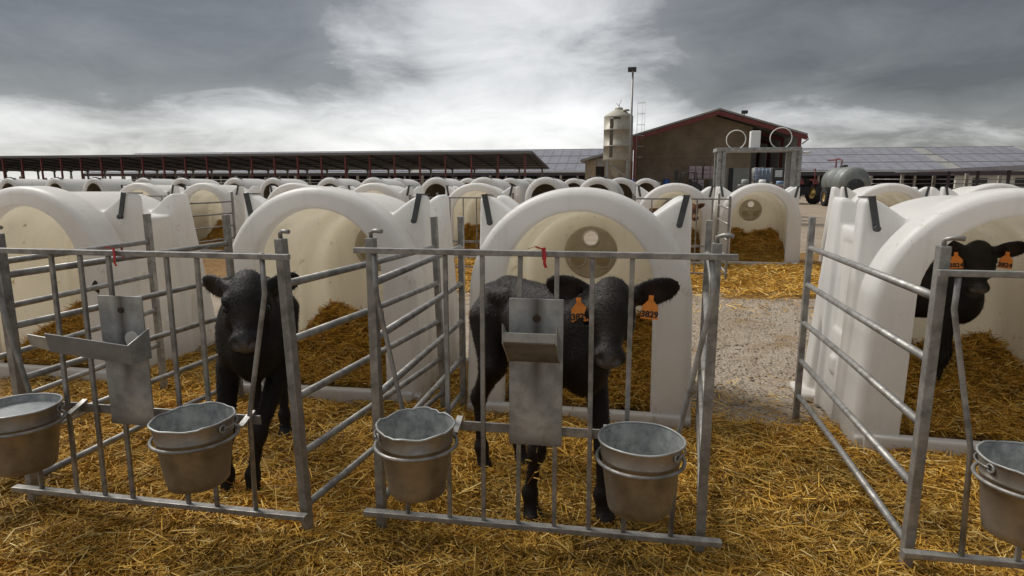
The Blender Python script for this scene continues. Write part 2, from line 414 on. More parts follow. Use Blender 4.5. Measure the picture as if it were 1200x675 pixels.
# small stones and straw bits trodden into the lane
n = 5200; x = R.uniform(-.2, 3.4, n); y = 3.2 + 5.2 * R.random(n) ** 1.3
s = R.uniform(.004, .013, n); base = np.array([[1, 0, 0], [-1, 0, 0], [0, 1, 0], [0, -1, 0], [0, 0, .7], [0, 0, -.6]])
V = (base[None] * R.uniform(.6, 1.3, (n, 6, 1)) * s[:, None, None] + np.stack([x, y, np.zeros(n) - .004], 1)[:, None, :]).reshape(-1, 3)
tri = np.array([[0, 2, 4], [2, 1, 4], [1, 3, 4], [3, 0, 4], [2, 0, 5], [1, 2, 5], [3, 1, 5], [0, 3, 5]])
F = (tri[None] + (np.arange(n) * 6)[:, None, None]).reshape(-1, 3)
K = np.repeat(np.array([.33, .28, .22]) * R.uniform(.5, 1.25, (n, 1)), 6, 0)
tag(link('lane_pebbles', np_mesh('lane_pebbles', V, F, [straw_mat], None, True, K)), 'small pale stones scattered over the gravel lane', 'gravel', kind='stuff')

# ------------------------------------------------------------------ distance-field modelling
def grid(lo, hi, h):
    ax = [np.arange(a, b + h, h, dtype=np.float32) for a, b in zip(lo, hi)]
    return np.meshgrid(*ax, indexing='ij')
def smin(a, b, k):
    h = np.clip(.5 + .5 * (b - a) / k, 0, 1); return b + (a - b) * h - k * h * (1 - h)
def smax(a, b, k): return -smin(-a, -b, k)
def field_mesh(D, lo, h):
    g = openvdb.FloatGrid(background=10.0); g.copyFromArray(np.ascontiguousarray(D.astype(np.float32)))
    p, q = g.convertToQuads(0.0)
    v = np.asarray(p, np.float64) * h + np.array(lo); q = np.asarray(q, np.int64)
    a = v[q[:, 1]] - v[q[:, 0]]; b = v[q[:, 3]] - v[q[:, 0]]; c = v[q].mean(1)
    # orient outwards: volume must come out positive
    if (np.einsum('ij,ij->i', c, np.cross(a, b))).sum() < 0: q = q[:, ::-1]
    return v, q
def ext(p, y, y0, y1, r):
    """profile distance p extruded over y0..y1 with rounded edges r"""
    q = np.abs(y - (y0 + y1) / 2) - (y1 - y0) / 2
    a, b = p + r, q + r
    return np.minimum(np.maximum(a, b), 0) + np.hypot(np.maximum(a, 0), np.maximum(b, 0)) - r
def arch(x, z, hw, zc, flare=0.0):
    return np.where(z > zc, np.hypot(x, z - zc) - hw, np.abs(x) - hw - np.maximum(zc - z, 0) * flare)
def poly2(x, z, pts):
    """signed distance to a convex polygon given counter-clockwise"""
    d = None
    for (ax, az), (bx, bz) in zip(pts, pts[1:] + pts[:1]):
        ex, ez = bx - ax, bz - az; l = math.hypot(ex, ez)
        e = ((x - ax) * ez - (z - az) * ex) / l
        d = e if d is None else smax(d, e, .03)
    return d

# ------------------------------------------------------------------ calf hutch
HL = 1.10
def hutch_shell():
    h = .0125; lo = (-.76, -.06, -.05); X, Y, Z = grid(lo, (.76, HL + .10, 1.44), h); AX = np.abs(X)
    rim = ext(arch(X, Z, .625, .745, .035), Y, 0, .24, .055)
    tap = (Y - .2) * .015
    body = ext(arch(X, Z, .585, .745, .06) + tap + .05 * np.clip((Y - .84) / .26, 0, 1) ** 2, Y, .1, HL, .12)
    d = smin(rim, body, .05)
    fin1 = ext(poly2(AX, Z, [(0, -.1), (.648, -.1), (.617, 1.315), (.545, 1.315), (.38, 1.20), (0, .93)]), Y, .27, .40, .025)
    sl = np.clip((1.30 - Z) / 1.3, 0, 1)
    y2 = Y - .20 * sl * np.clip((Y - .72) / .1, 0, 1)
    fin2 = ext(poly2(AX, Z, [(0, -.1), (.668, -.1), (.617, 1.31), (.555, 1.31), (.39, 1.18), (0, .87)]), y2, .70, .88, .03)
    ledge = ext(poly2(AX, Z, [(0, -.1), (.615, -.1), (.592, 1.145), (0, 1.145)]), Y, .33, .80, .03)
    # recessed rectangle pressed into the side panel
    d = smin(d, fin1, .035); d = smin(d, fin2, .04); d = smin(d, ledge, .03)
    rec = np.maximum(np.maximum(np.abs(Y - .55) - .10, np.abs(Z - .80) - .26), .583 - AX + (1.145 - Z) * .018)
    d = smax(d, -rec, .012)
    knob = np.maximum(np.maximum(np.abs(Y - .55) - .045, np.abs(Z - .33) - .05), AX - .632)
    d = smin(d, knob, .015)
    foot = np.maximum(np.maximum(np.abs(Y - .93) - .14, Z - .05), np.maximum(AX - .735, .5 - AX)); d = smin(d, foot, .02)
    foot = np.maximum(np.maximum(np.abs(Y - .09) - .10, Z - .10), np.maximum(AX - .64, .43 - AX)); d = smin(d, foot, .02)
    opening = ext(arch(X, Z, .415, .825, .012), Y, -.4, .30, .01)
    inn = ext(arch(X, Z, .525, .74, .04), Y, .12, .80, .03)
    deep = ext(arch(X, Z, .455, .74, .04), Y, .5, HL - .05, .05)
    cav = smin(smin(opening, inn, .03), deep, .03)
    d = smax(d, -cav, .02)
    cyl = np.maximum(np.hypot(X, Z - .90) - .175, np.abs(Y - HL) - .3); d = smax(d, -cyl, .01)
    d = np.maximum(d, -Z)
    v, q = field_mesh(d, lo, h)
    c = v[q].mean(1); AXc = np.abs(c[:, 0])
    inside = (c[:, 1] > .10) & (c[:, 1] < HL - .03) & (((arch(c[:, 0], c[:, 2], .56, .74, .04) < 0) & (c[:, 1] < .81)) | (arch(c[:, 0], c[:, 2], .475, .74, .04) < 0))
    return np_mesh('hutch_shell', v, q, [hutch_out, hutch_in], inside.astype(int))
def vent_mesh():
    h = .006; lo = (-.21, -.03, -.21); X, Y, Z = grid(lo, (.21, .03, .21), h)
    d = ext(np.hypot(X, Z) - .188, Y, -.012, .012, .006)
    for k in range(1):
        t = math.pi / 2
        d = np.maximum(d, -(np.hypot(X - .103 * math.cos(t), Z - .103 * math.sin(t)) - .054))
    v, q = field_mesh(d, lo, h); return np_mesh('vent_disc', v, q, [vent_mat])
shell_me, vent_me = hutch_shell(), vent_mesh()
ring_mes = []
for k in range(3):
    t = math.pi / 2 + k * 2 * math.pi / 3
    m = B(); m.tube([(.103 * math.cos(t) + .056 * math.cos(a), -.014, .103 * math.sin(t) + .056 * math.sin(a)) for a in np.linspace(0, 2 * math.pi, 20, endpoint=False)], .007, 6, True)
    ring_mes.append(m.mesh('hole_ring', hutch_out))
cap_mes = []
for k in (1, 2):
    t = math.pi / 2 + k * 2 * math.pi / 3
    m = B(); m.tube([(.103 * math.cos(t), -.018, .103 * math.sin(t)), (.103 * math.cos(t), .014, .103 * math.sin(t))], .054, 20); cap_mes.append(m.mesh('hole_cap', hutch_in))
m = B(); m.box((-.60, -.035, .0), (.60, .030, .125)); sill_me = m.mesh('threshold', hutch_out, bevel=.012)
bk = []
for sgn in (-1, 1):
    m = B(); x = sgn * .585
    m.bar((x, .262, 1.325), (x - sgn * .035, .252, 1.155), .034, .008, (0, 1, 0))
    m.bar((x, .258, 1.322), (x + sgn * .004, .415, 1.318), .034, .008)
    m.tube([(x - sgn * .035, .235, 1.158), (x - sgn * .035, .262, 1.158)], .017, 10)
    bk.append(m.mesh('bracket', bracket_mat))
def make_hutch():
    r = empty('calf_hutch')
    link('shell', shell_me, r)
    vt = link('vent_disc', vent_me, r); vt.location = (0, HL - .045, .90)
    for me in ring_mes: link('hole_ring', me, vt)
    for me in cap_mes: link('hole_cap', me, vt)
    link('threshold', sill_me, r)
    for me in bk: link('bracket', me, r)
    return r
# straw heap inside a hutch
def mound(seed, n, hmax, name):
    rng = np.random.default_rng(seed); ph = rng.uniform(0, 9)
    def hh(X, Y):
        base = .09 + hmax * np.clip((Y - .12) / .8, 0, 1) ** 1.1
        return base * (1 + .32 * lump(X * 1.4 + ph, Y * 1.2 + ph, 2.2)) + .02 * lump(X + ph, Y, 7)
    v, f = grid_mesh(np.linspace(-.50, .50, 34), np.linspace(.10, 1.03, 34), hh)
    v[:, 0] = np.clip(v[:, 0], -.50, .50)
    P_ = [(v, f, np.tile(np.array([[.2, .1, .02]]), (len(v), 1)), 1)]
    x = rng.uniform(-.47, .47, n); y = .13 + .88 * rng.random(n) ** 1.1
    lim = np.where(y > .76, .42, .47); x = np.clip(x, -lim, lim)
    vv, ff, cc = strands(np.stack([x, y, hh(x, y)], 1), .04, .15, .38, .0021, rng, lift=.03); vv[:, 0] = np.clip(vv[:, 0], -.505, .505); vv[:, 1] = np.clip(vv[:, 1], .06, 1.035)
    P_.append((vv, ff, cc, 0))
    V, F, K, M_ = join(P_)
    return np_mesh(name, V, F, [straw_mat, mat_bed], M_, False, K)
mounds = [mound(3, 15000, .34, 'straw_heap'), mound(8, 15000, .30, 'straw_heap'), mound(14, 8000, .40, 'straw_heap')]

proto = None
def put_hutch(x, y, rz, label, group, bed=None, bed_label=None, flip=False, tilt=0):
    global proto
    if proto is None: proto = make_hutch(); o = proto
    else: o = copy_tree(proto)
    o.location = (x, y, -.005); o.rotation_euler = (0, tilt, rz)
    tag(o, label, 'calf hutch', group)
    if bed is not None:
        s = link('straw_heap', mounds[bed]); s.location = (x, y, 0); s.rotation_euler = (0, 0, rz)
        if flip: s.scale = (-1, 1, 1)
        tag(s, bed_label, 'straw', 'straw heaped inside the hutches', 'stuff')
    return o
G1, G2, G3 = 'white hutches of the front row', 'white hutches of the second row', 'domed hutches of the far rows'
put_hutch(-4.06, 3.42, rad(1), 'white plastic calf hutch cut by the left edge of the photo', G1, 0, 'straw heaped in the hutch cut by the left edge')
put_hutch(-1.90, 3.40, rad(2.5), 'white plastic calf hutch behind the calf at the left gate', G1, 1, 'straw heaped in the hutch behind the left gate', True)
put_hutch(-.305, 3.35, rad(0), 'white plastic calf hutch behind the calf with ear tag 3829', G1, 0, 'straw heaped in the hutch behind the tagged calf', True)
put_hutch(1.785, 3.27, rad(-1.5), 'white plastic calf hutch at the right edge with a black calf inside', G1, 1, 'straw heaped around the calf standing in the right hutch')
m = B(); rng_ = random.Random(4)
rim_ = [(.034 * (1 + .45 * math.sin(2 * a + 1) + .25 * rng_.uniform(-1, 1)) * math.cos(a), .045 * (1 + .35 * math.sin(3 * a) + .2 * rng_.uniform(-1, 1)) * math.sin(a)) for a in np.linspace(0, 2 * math.pi, 22, endpoint=False)]
m.add([(x, 0, z) for x, z in rim_] + [(x * .6, -.012, z * .6) for x, z in rim_] + [(0, -.014, 0)], [(i, (i+1) % 22, (i+1) % 22 + 22, i + 22) for i in range(22)] + [(22 + i, 22 + (i+1) % 22, 44) for i in range(22)], 0, True)
o = m.build('mud_splash', mat('dried_mud', (.045, .03, .018), .9, var=.4, vscale=40, bump=.5)); o.location = (-3.512, 3.437, .70); o.rotation_euler = (0, 0, rad(35)); tag(o, 'dark dried mud splash on the front of the leftmost hutch', 'mud')
row2 = [(160, 'second row hutch whose arch peeks over the leftmost hutch roof', None), (236, 'second row hutch seen between the leftmost hutch and its right neighbour', 2),
        (342, 'second row hutch hidden but for an arch left above the left gate hutch', None), (436, 'second row hutch whose arch shows over the left gate hutch roof', None),
        (557, 'second row hutch seen between the two middle front hutches', 2), (792, 'second row hutch with a brown calf looking out', 2),
        (895, 'second row hutch standing open in full view at the end of the lane', 2), (1047, 'second row hutch whose arch shows left over the right front hutch', None),
        (1172, 'second row hutch whose arch shows at the far right edge', None)]
for px, lb, bd in row2:
    p = at(px, 221, 10.2)
    put_hutch(p.x, 10.2 if px != 895 else 10.35, rad(random.uniform(-2, 2)), 'white ' + lb, G2, bd, None if bd is None else 'straw heaped in the ' + lb)

# ------------------------------------------------------------------ domed hutches of the far rows
def dome_hutch():
    r = empty('dome_hutch'); n = 18; W, H_, L = .74, 1.53, 1.95
    def ring(hw, y, top):
        zc = top - hw; pts = [(-hw * 1.03, y, 0)]
        pts += [(-hw * math.cos(t), y, zc + hw * math.sin(t)) for t in np.linspace(0, math.pi, n)]
        return pts + [(hw * 1.03, y, 0)]
    prof = [(.50, 1.29, .02), (.50, 1.29, -.01), (.57, 1.38, -.03), (.70, H_ - .03, -.02), (W, H_, .05), (W, H_, .20), (.71, H_ - .03, .26), (.69, H_ - .05, 1.5), (.66, H_ - .10, L - .12), (.58, H_ - .20, L)]
    m = B(); rings = [ring(a, y, t) for a, t, y in prof]; k = len(rings[0])
    vs = [p for q in rings for p in q]; fs = [(i*k+j, i*k+j+1, (i+1)*k+j+1, (i+1)*k+j) for i in range(len(rings)-1) for j in range(k-1)]
    fs.append(tuple((len(rings)-1)*k + j for j in range(k)))
    m.add(vs, fs, 0, True)
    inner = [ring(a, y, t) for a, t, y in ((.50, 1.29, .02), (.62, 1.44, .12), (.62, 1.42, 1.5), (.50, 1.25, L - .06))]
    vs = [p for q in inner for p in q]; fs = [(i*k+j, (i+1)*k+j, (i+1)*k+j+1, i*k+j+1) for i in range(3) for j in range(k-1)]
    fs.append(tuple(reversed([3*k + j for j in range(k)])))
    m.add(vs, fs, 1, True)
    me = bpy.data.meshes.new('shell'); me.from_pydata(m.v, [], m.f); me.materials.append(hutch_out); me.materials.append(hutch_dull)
    me.polygons.foreach_set('material_index', m.m); me.polygons.foreach_set('use_smooth', m.sm)
    bm = bmesh.new(); bm.from_mesh(me); bmesh.ops.recalc_face_normals(bm, faces=[f for f in bm.faces if f.material_index == 0]); bm.to_mesh(me); bm.free()
    link('shell', me, r)
    for t in (-.32, 0, .32):
        v_ = B(); v_.bar((math.sin(t) * .74, .06, .79 + math.cos(t) * .74 + .012), (math.sin(t) * .74, .19, .79 + math.cos(t) * .74 + .012), .16, .05)
        v_.build('roof_vent', bracket_mat, r, .01)
    return r
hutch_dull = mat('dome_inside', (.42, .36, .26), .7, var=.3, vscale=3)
far = [(9, 23.9), (64, 24.0), (109, 24.2), (167, 24.0), (212, 24.0), (274, 23.7), (319, 23.9), (386, 23.3), (437, 23.0), (511, 22.3), (566, 21.9), (639, 21.6), (700, 21.7)]
ordn = ['first', 'second', 'third', 'fourth', 'fifth', 'sixth', 'seventh', 'eighth', 'ninth', 'tenth', 'eleventh', 'twelfth', 'thirteenth']
dome = None
def put_dome(px, Y, rz, label):
    global dome
    p = at(px, 215, Y)
    if dome is None: dome = dome_hutch(); o = dome
    else: o = copy_tree(dome)
    o.location = (p.x, Y, 0); o.rotation_euler = (0, 0, rz); tag(o, label, 'calf hutch', G3); return o
for (px, Y), nm in zip(far, ordn):
    put_dome(px, Y, rad(-6 + random.uniform(-2, 2)), f'white domed hutch in the nearer far row, {nm} from the left edge')
far2 = [(465, 31), (548, 30.5), (597, 29), (618, 33), (672, 33), (727, 25.5), (757, 33)]
for (px, Y), nm in zip(far2, ordn):
    put_dome(px, Y, rad(-7 + random.uniform(-2, 2)), f'white domed hutch in the farther row, {nm} from the left')

# ------------------------------------------------------------------ steel pens
PANEL_BARS = (1.027, .816, .592, .367, .155)
def side_panel(p0, p1, label, detail=True, n=12):
    p0, p1 = Vector((*p0, 0)), Vector((*p1, 0)); d = p1 - p0; L = d.length
    r = empty('pen_side_panel', p0, math.atan2(d.y, d.x), label, 'fence panel', 'steel side panels of the pens')
    m = B(); m.box((-.019, -.0165, -.02), (.019, .0165, 1.195)); m.build('front_post', galv, r, .004)
    m = B(); m.box((L - .018, -.016, -.02), (L + .018, .016, 1.20)); m.build('back_post', galv, r, .004)
    for z in PANEL_BARS:
        sag = random.uniform(-.006, .006)
        m = B(); m.tube([(.015, 0, z), (L * .5, random.uniform(-.004, .004), z + sag), (L - .015, 0, z)], .0150, n); m.build('bar', galv, r)
    if detail:
        m = B(); m.tube([(0, 0, 1.19), (0, 0, 1.215), (-.01, -.02, 1.222), (-.018, -.05, 1.220)], .008, 8); m.build('hook', galv, r)
    return r
def bucket_ring(r, u, y, z, side):
    m = B(); m.tube([(u + .139 * math.cos(a), y + .139 * math.sin(a), z) for a in np.linspace(0, 2 * math.pi, 36, endpoint=False)], .0065, 8, True)
    m.bar((u + side * .11, y + .10, z), (u + side * .11, -.008, z + .03), .022, .008)
    m.build('bucket_ring', galv, r)
def gate(p0, p1, label, bars, slants, mid, plate=None, rings=(), top=1.155, bot=.145, short=()):
    p0, p1 = Vector((*p0, 0)), Vector((*p1, 0)); d = p1 - p0; W = d.length
    r = empty('pen_gate', p0, math.atan2(d.y, d.x), label, 'gate', 'steel front gates of the pens')
    y = -.033
    m = B(); m.box((-.03, y - .013, top - .009), (W + .03, y + .011, top + .011)); m.build('top_rail', galv, r, .003)
    m = B(); m.box((-.035, y - .017, bot - .010), (W + .035, y + .014, bot + .010)); m.build('bottom_rail', galv, r, .003)
    if mid: m = B(); m.box((mid[0], y + .012, .497), (mid[1], y + .02, .532)); m.build('middle_rail', galv, r, .002)
    for ut, ub in bars:
        m = B(); m.bar((ut, y, top - .01), (ub, y, bot + .01), .0165, .013, (0, 1, 0)); m.build('bar', galv, r, .003)
    for path in slants:
        m = B(); m.tube([(u, y, z) for u, z in path], .0092, 8); m.build('bent_bar', galv, r)
    for u, yy, z, sd in rings: bucket_ring(r, u, yy, z, sd)
    if plate: plate(r, y)
    return r
def plate_centre(r, y):
    m = B(); m.box((.532, y - .020, .472), (.720, y - .014, 1.003)); pl = m.build('feeder_plate', plate_stain_centre, r, .002)
    m = B(); m.tube([(.628, y - .026, .935), (.628, y - .018, .935)], .014, 10); m.build('bolt', rust, pl)
    # drinking-teat trough folded from sheet: back flange, sloping face, lip and two cheeks
    t = .004; y0 = y - .020; yf = y0 - .135
    m = B()
    m.bar((.620, yf, .915), (.620, yf, .885), .175, t, (0, 1, 0))
    m.add([(.533, yf, .886), (.708, yf, .886), (.708, y0, .785), (.533, y0, .785), (.533, yf, .880), (.708, yf, .880), (.708, y0, .779), (.533, y0, .779)],
          [(0,1,2,3),(7,6,5,4),(0,4,5,1),(1,5,6,2),(2,6,7,3),(3,7,4,0)], 1)
    for x in (.531, .706):
        m.add([(x, yf - .003, .945), (x, yf - .003, .878), (x, y0, .775), (x, y0, .86), (x + .004, yf - .003, .945), (x + .004, yf - .003, .878), (x + .004, y0, .775), (x + .004, y0, .86)],
              [(0,1,2,3),(7,6,5,4),(0,4,5,1),(1,5,6,2),(2,6,7,3),(3,7,4,0)])
    m.build('bottle_trough', [galv_light, steel_dark], r)
def plate_left(r, y):
    m = B(); m.box((.488, y - .020, .472), (.676, y - .014, .978)); pl = m.build('feeder_plate', plate_stain_left, r, .002)
    m = B(); m.tube([(.585, y - .026, .925), (.585, y - .018, .925)], .011, 10); m.build('bolt', rust, pl)
    m = B(); m.tube([(.62, y - .0235, .815), (.62, y - .018, .815)], .030, 16); m.build('teat_hole', dark_hole, pl)
    y0 = y - .02; m = B()
    def sheet(a, b, c, d, mi):
        a, b, c, d = map(Vector, (a, b, c, d)); nn = (b - a).cross(d - a).normalized() * .004
        m.add([a, b, c, d, a + nn, b + nn, c + nn, d + nn], [(0,1,2,3),(7,6,5,4),(0,4,5,1),(1,5,6,2),(2,6,7,3),(3,7,4,0)], mi)
    yf = y0 - .15
    sheet((.325, yf, .858), (.415, yf - .01, .852), (.415, yf, .800), (.325, yf + .01, .815), 0)
    sheet((.415, yf - .014, .868), (.690, yf + .05, .818), (.685, yf + .06, .745), (.415, yf, .798), 2)
    sheet((.325, yf + .01, .815), (.415, yf, .800), (.54, y0, .790), (.50, y0, .800), 1)
    sheet((.415, yf, .798), (.685, yf + .06, .748), (.690, y0, .748), (.54, y0, .790), 1)
    sheet((.690, yf + .05, .82), (.695, y0, .86), (.695, y0, .745), (.687, yf + .06, .745), 0)
    m.build('bottle_trough', [galv_light, steel_dark, zinc_sheet], r)
zinc_sheet = mat('dull_sheet', (.21, .22, .225), .55, .4, vscale=8, col2=(.15, .155, .16), bump=.1)
dark_hole = mat('pale_hole', (.60, .57, .50), .7)

gate((-2.455, 1.954), (-1.218, 1.981), 'steel gate at the left with a bent sheet trough and two buckets',
     [(.288, .269), (.414, .399), (.537, .526), (.780, .774), (.904, .898)],
     [[(.012, 1.15), (.044, .84), (.108, .555), (.10, .15)], [(1.163, 1.15), (1.163, 1.0), (1.067, .54), (1.062, .15)]],
     (.10, 1.10), plate_left, [(.225, -.19, .512, 1), (.955, -.19, .515, 1)], 1.135)
g = gate((-.95, 2.064), (.299, 2.112), 'steel gate in the middle before the calf with ear tag 3829',
     [(.303, .303), (.435, .432), (.568, .562), (.694, .695), (.813, .820), (.945, .944)],
     [[(.040, 1.15), (.046, 1.0), (.132, .555), (.139, .15)], [(1.197, 1.15), (1.213, 1.04), (1.123, .553), (1.110, .15)]],
     (.26, .95), plate_centre, [(.232, -.19, .515, 1), (.985, -.19, .515, -1)])
gate((.965, 2.164), (2.24, 2.20), 'steel gate at the right edge before the hutch with the black calf',
     [(.311, .311), (.44, .44), (.57, .57), (.70, .70), (.82, .82)],
     [[(.030, 1.11), (.029, 1.0), (.129, .54), (.145, .15)]], (.13, .95), None, [(.215, -.19, .515, 1)], 1.115, .152)
side_panel((-2.87, 1.96), (-2.96, 3.30), 'galvanised side panel at the far left, belonging to the leftmost hutch')
side_panel((-2.475, 1.985), (-2.41, 3.30), 'galvanised side panel left of the calf at the left gate')
tp = side_panel((-1.215, 2.010), (-1.085, 3.36), 'galvanised side panel right of the calf at the left gate'); tp.rotation_euler.x = rad(-2.0)
side_panel((-.945, 2.098), (-.975, 3.39), 'galvanised side panel left of the calf with ear tag 3829')
side_panel((.272, 2.150), (.375, 3.32), 'galvanised side panel right of the calf with ear tag 3829')
side_panel((.970, 2.190), (.975, 3.73), 'galvanised side panel left of the hutch at the right edge')

# pens of the second row, far enough to need no trough or buckets
for px, what in ((236, 'between the two left front hutches'), (557, 'between the two middle front hutches'), (792, 'with the brown calf')):
    c = at(px, 221, 10.2).x; y0, y1 = 8.75, 10.15
    gate((c - .6, y0), (c + .6, y0 + .02), 'small distant steel gate of the second row pen ' + what, [(x, x) for x in (.2, .4, .6, .8, 1.0)], [], (.1, 1.1))
    side_panel((c - .63, y0 + .03), (c - .66, y1), 'distant left side panel of the second row pen ' + what, False, 6)
    side_panel((c + .63, y0 + .03), (c + .66, y1), 'distant right side panel of the second row pen ' + what, False, 6)

# ------------------------------------------------------------------ buckets
def bucket(loc, rz, label, seed, crushed=0.0, milk=None):
    rng = random.Random(seed); r = empty('bucket', loc, rz, label, 'bucket', 'zinc buckets on the gates'); r.scale = (.93, .93, .93)
    ph = [rng.uniform(0, 6.3) for _ in range(6)]
    def wob(rr, z, t, i):
        k = min(1, max(0, z / .25))
        dent = .0025 * math.sin(2*t + ph[0]) + .0018 * math.sin(5*t + ph[1] + z * 30)
        rim = crushed * k * k * (.003 * math.sin(3*t + ph[2]) + .002 * math.sin(8*t + ph[3]) + .0012 * math.sin(17*t + ph[4] + 2 * math.sin(2*t)) + .0012 * math.sin(29*t + ph[5] + 3 * math.sin(3*t)))
        return rr + (dent + rim * .5 if rr > .02 else 0), z + rim * (k > .8)
    out = [(0, .012), (.098, .010), (.104, .0), (.108, .004), (.112, .03), (.1125, .034), (.134, .190), (.1365, .193), (.1365, .199), (.1345, .202), (.144, .255)]
    m = B(); m.lathe(out, n=48, wob=wob); m.build('body', zinc_out, r)
    inn = [(.1425, .255), (.132, .195), (.110, .03), (.104, .018), (0, .018)]
    m = B(); m.lathe(inn, n=48, wob=wob); m.build('inside', zinc_in, r)
    m = B()
    pts = []
    for a in np.linspace(0, 2*math.pi, 48, endpoint=False):
        rr, zz = wob(.1445, .256, a, 0); pts.append((rr * math.cos(a), rr * math.sin(a), zz))
    m.tube(pts, .0042, 8, True); m.build('rim', galv_light, r)
    for s in (-1, 1):
        m = B(); m.tube([(s * .143 + .0 , .013 * math.cos(a), .232 + .013 * math.sin(a)) for a in np.linspace(0, 2*math.pi, 12, endpoint=False)], .004, 6, True); m.build('ear', galv_light, r)
    m = B(); m.tube([(.150 * math.cos(a), .152 * math.sin(a), .234 - .012 * math.sin(a)) for a in np.linspace(0, math.pi, 24)], .0032, 6); m.build('handle', galv, r)
    if milk:
        m = B(); rr = .112 + (.140 - .112) * milk / .255
        m.add([(rr * math.cos(a), rr * math.sin(a), milk) for a in np.linspace(0, 2*math.pi, 40, endpoint=False)], [tuple(range(40))]); m.build('milk_foam', milk_mat, r)
    return r
def gp(p0, p1, u, y):
    p0, p1 = Vector(p0), Vector(p1); t = (p1 - p0).normalized(); n = Vector((-t.y, t.x)); q = p0 + t * u + n * y; return q
for (a, b, u, y, z, rz, lb, cr, mk) in (
    ((-2.455, 1.954), (-1.218, 1.981), .225, -.19, .340, 25, 'zinc bucket with whitish residue, cut by the left edge', .15, .225),
    ((-2.455, 1.954), (-1.218, 1.981), .955, -.19, .345, -10, 'zinc bucket with wavy rim before the leftmost calf', .8, None),
    ((-.95, 2.064), (.299, 2.112), .232, -.19, .345, 40, 'dented zinc bucket with crumpled rim, left on the middle gate', 1.3, None),
    ((-.95, 2.064), (.299, 2.112), .985, -.19, .345, -35, 'clean round zinc bucket, right on the middle gate', .0, None),
    ((.965, 2.164), (2.24, 2.20), .215, -.19, .345, 15, 'dark zinc bucket with bent rim at the right edge', .9, None)):
    q = gp(a, b, u, y); bucket((q.x, q.y, z), rad(rz), lb, int(u * 1000) + int(abs(a[0]) * 7), cr, mk)

# red tape tied round the top rails
def ribbon(p0, p1, u, top, label, seed):
    q = gp(p0, p1, u, -.033); rng = random.Random(seed)
    m = B(); s = .019
    loop = [(0, -s, s), (.004, s, s), (.008, s, -s), (.010, -s, -s), (.010, -s - .002, s + .004)]
    def strip(pts, w):
        vs = []
        for p in pts: vs += [(p[0] - w, p[1], p[2]), (p[0] + w, p[1], p[2] + .002)]
        m.add(vs, [(2*i, 2*i+1, 2*i+3, 2*i+2) for i in range(len(pts) - 1)])
    strip(loop, .006)
    strip([(.010, -s - .002, s), (.014, -s - .006, -.01), (.012, -s - .006, -.03), (.018, -s - .004, -.045)], .005)
    strip([(.0, -s - .002, s), (-.02, -s - .004, s + .008), (-.045, -s, s - .002)], .005)
    o = m.build('red_ribbon', ribbon_mat); o.location = (q.x, q.y, top); o.rotation_euler = (0, 0, rng.uniform(-.1, .1)); tag(o, label, 'ribbon')
ribbon((-2.455, 1.954), (-1.218, 1.981), .575, 1.135, 'red tape tied round the top rail of the left gate', 1)
ribbon((-.95, 2.064), (.299, 2.112), .640, 1.155, 'red tape knotted on the top rail of the middle gate', 2)

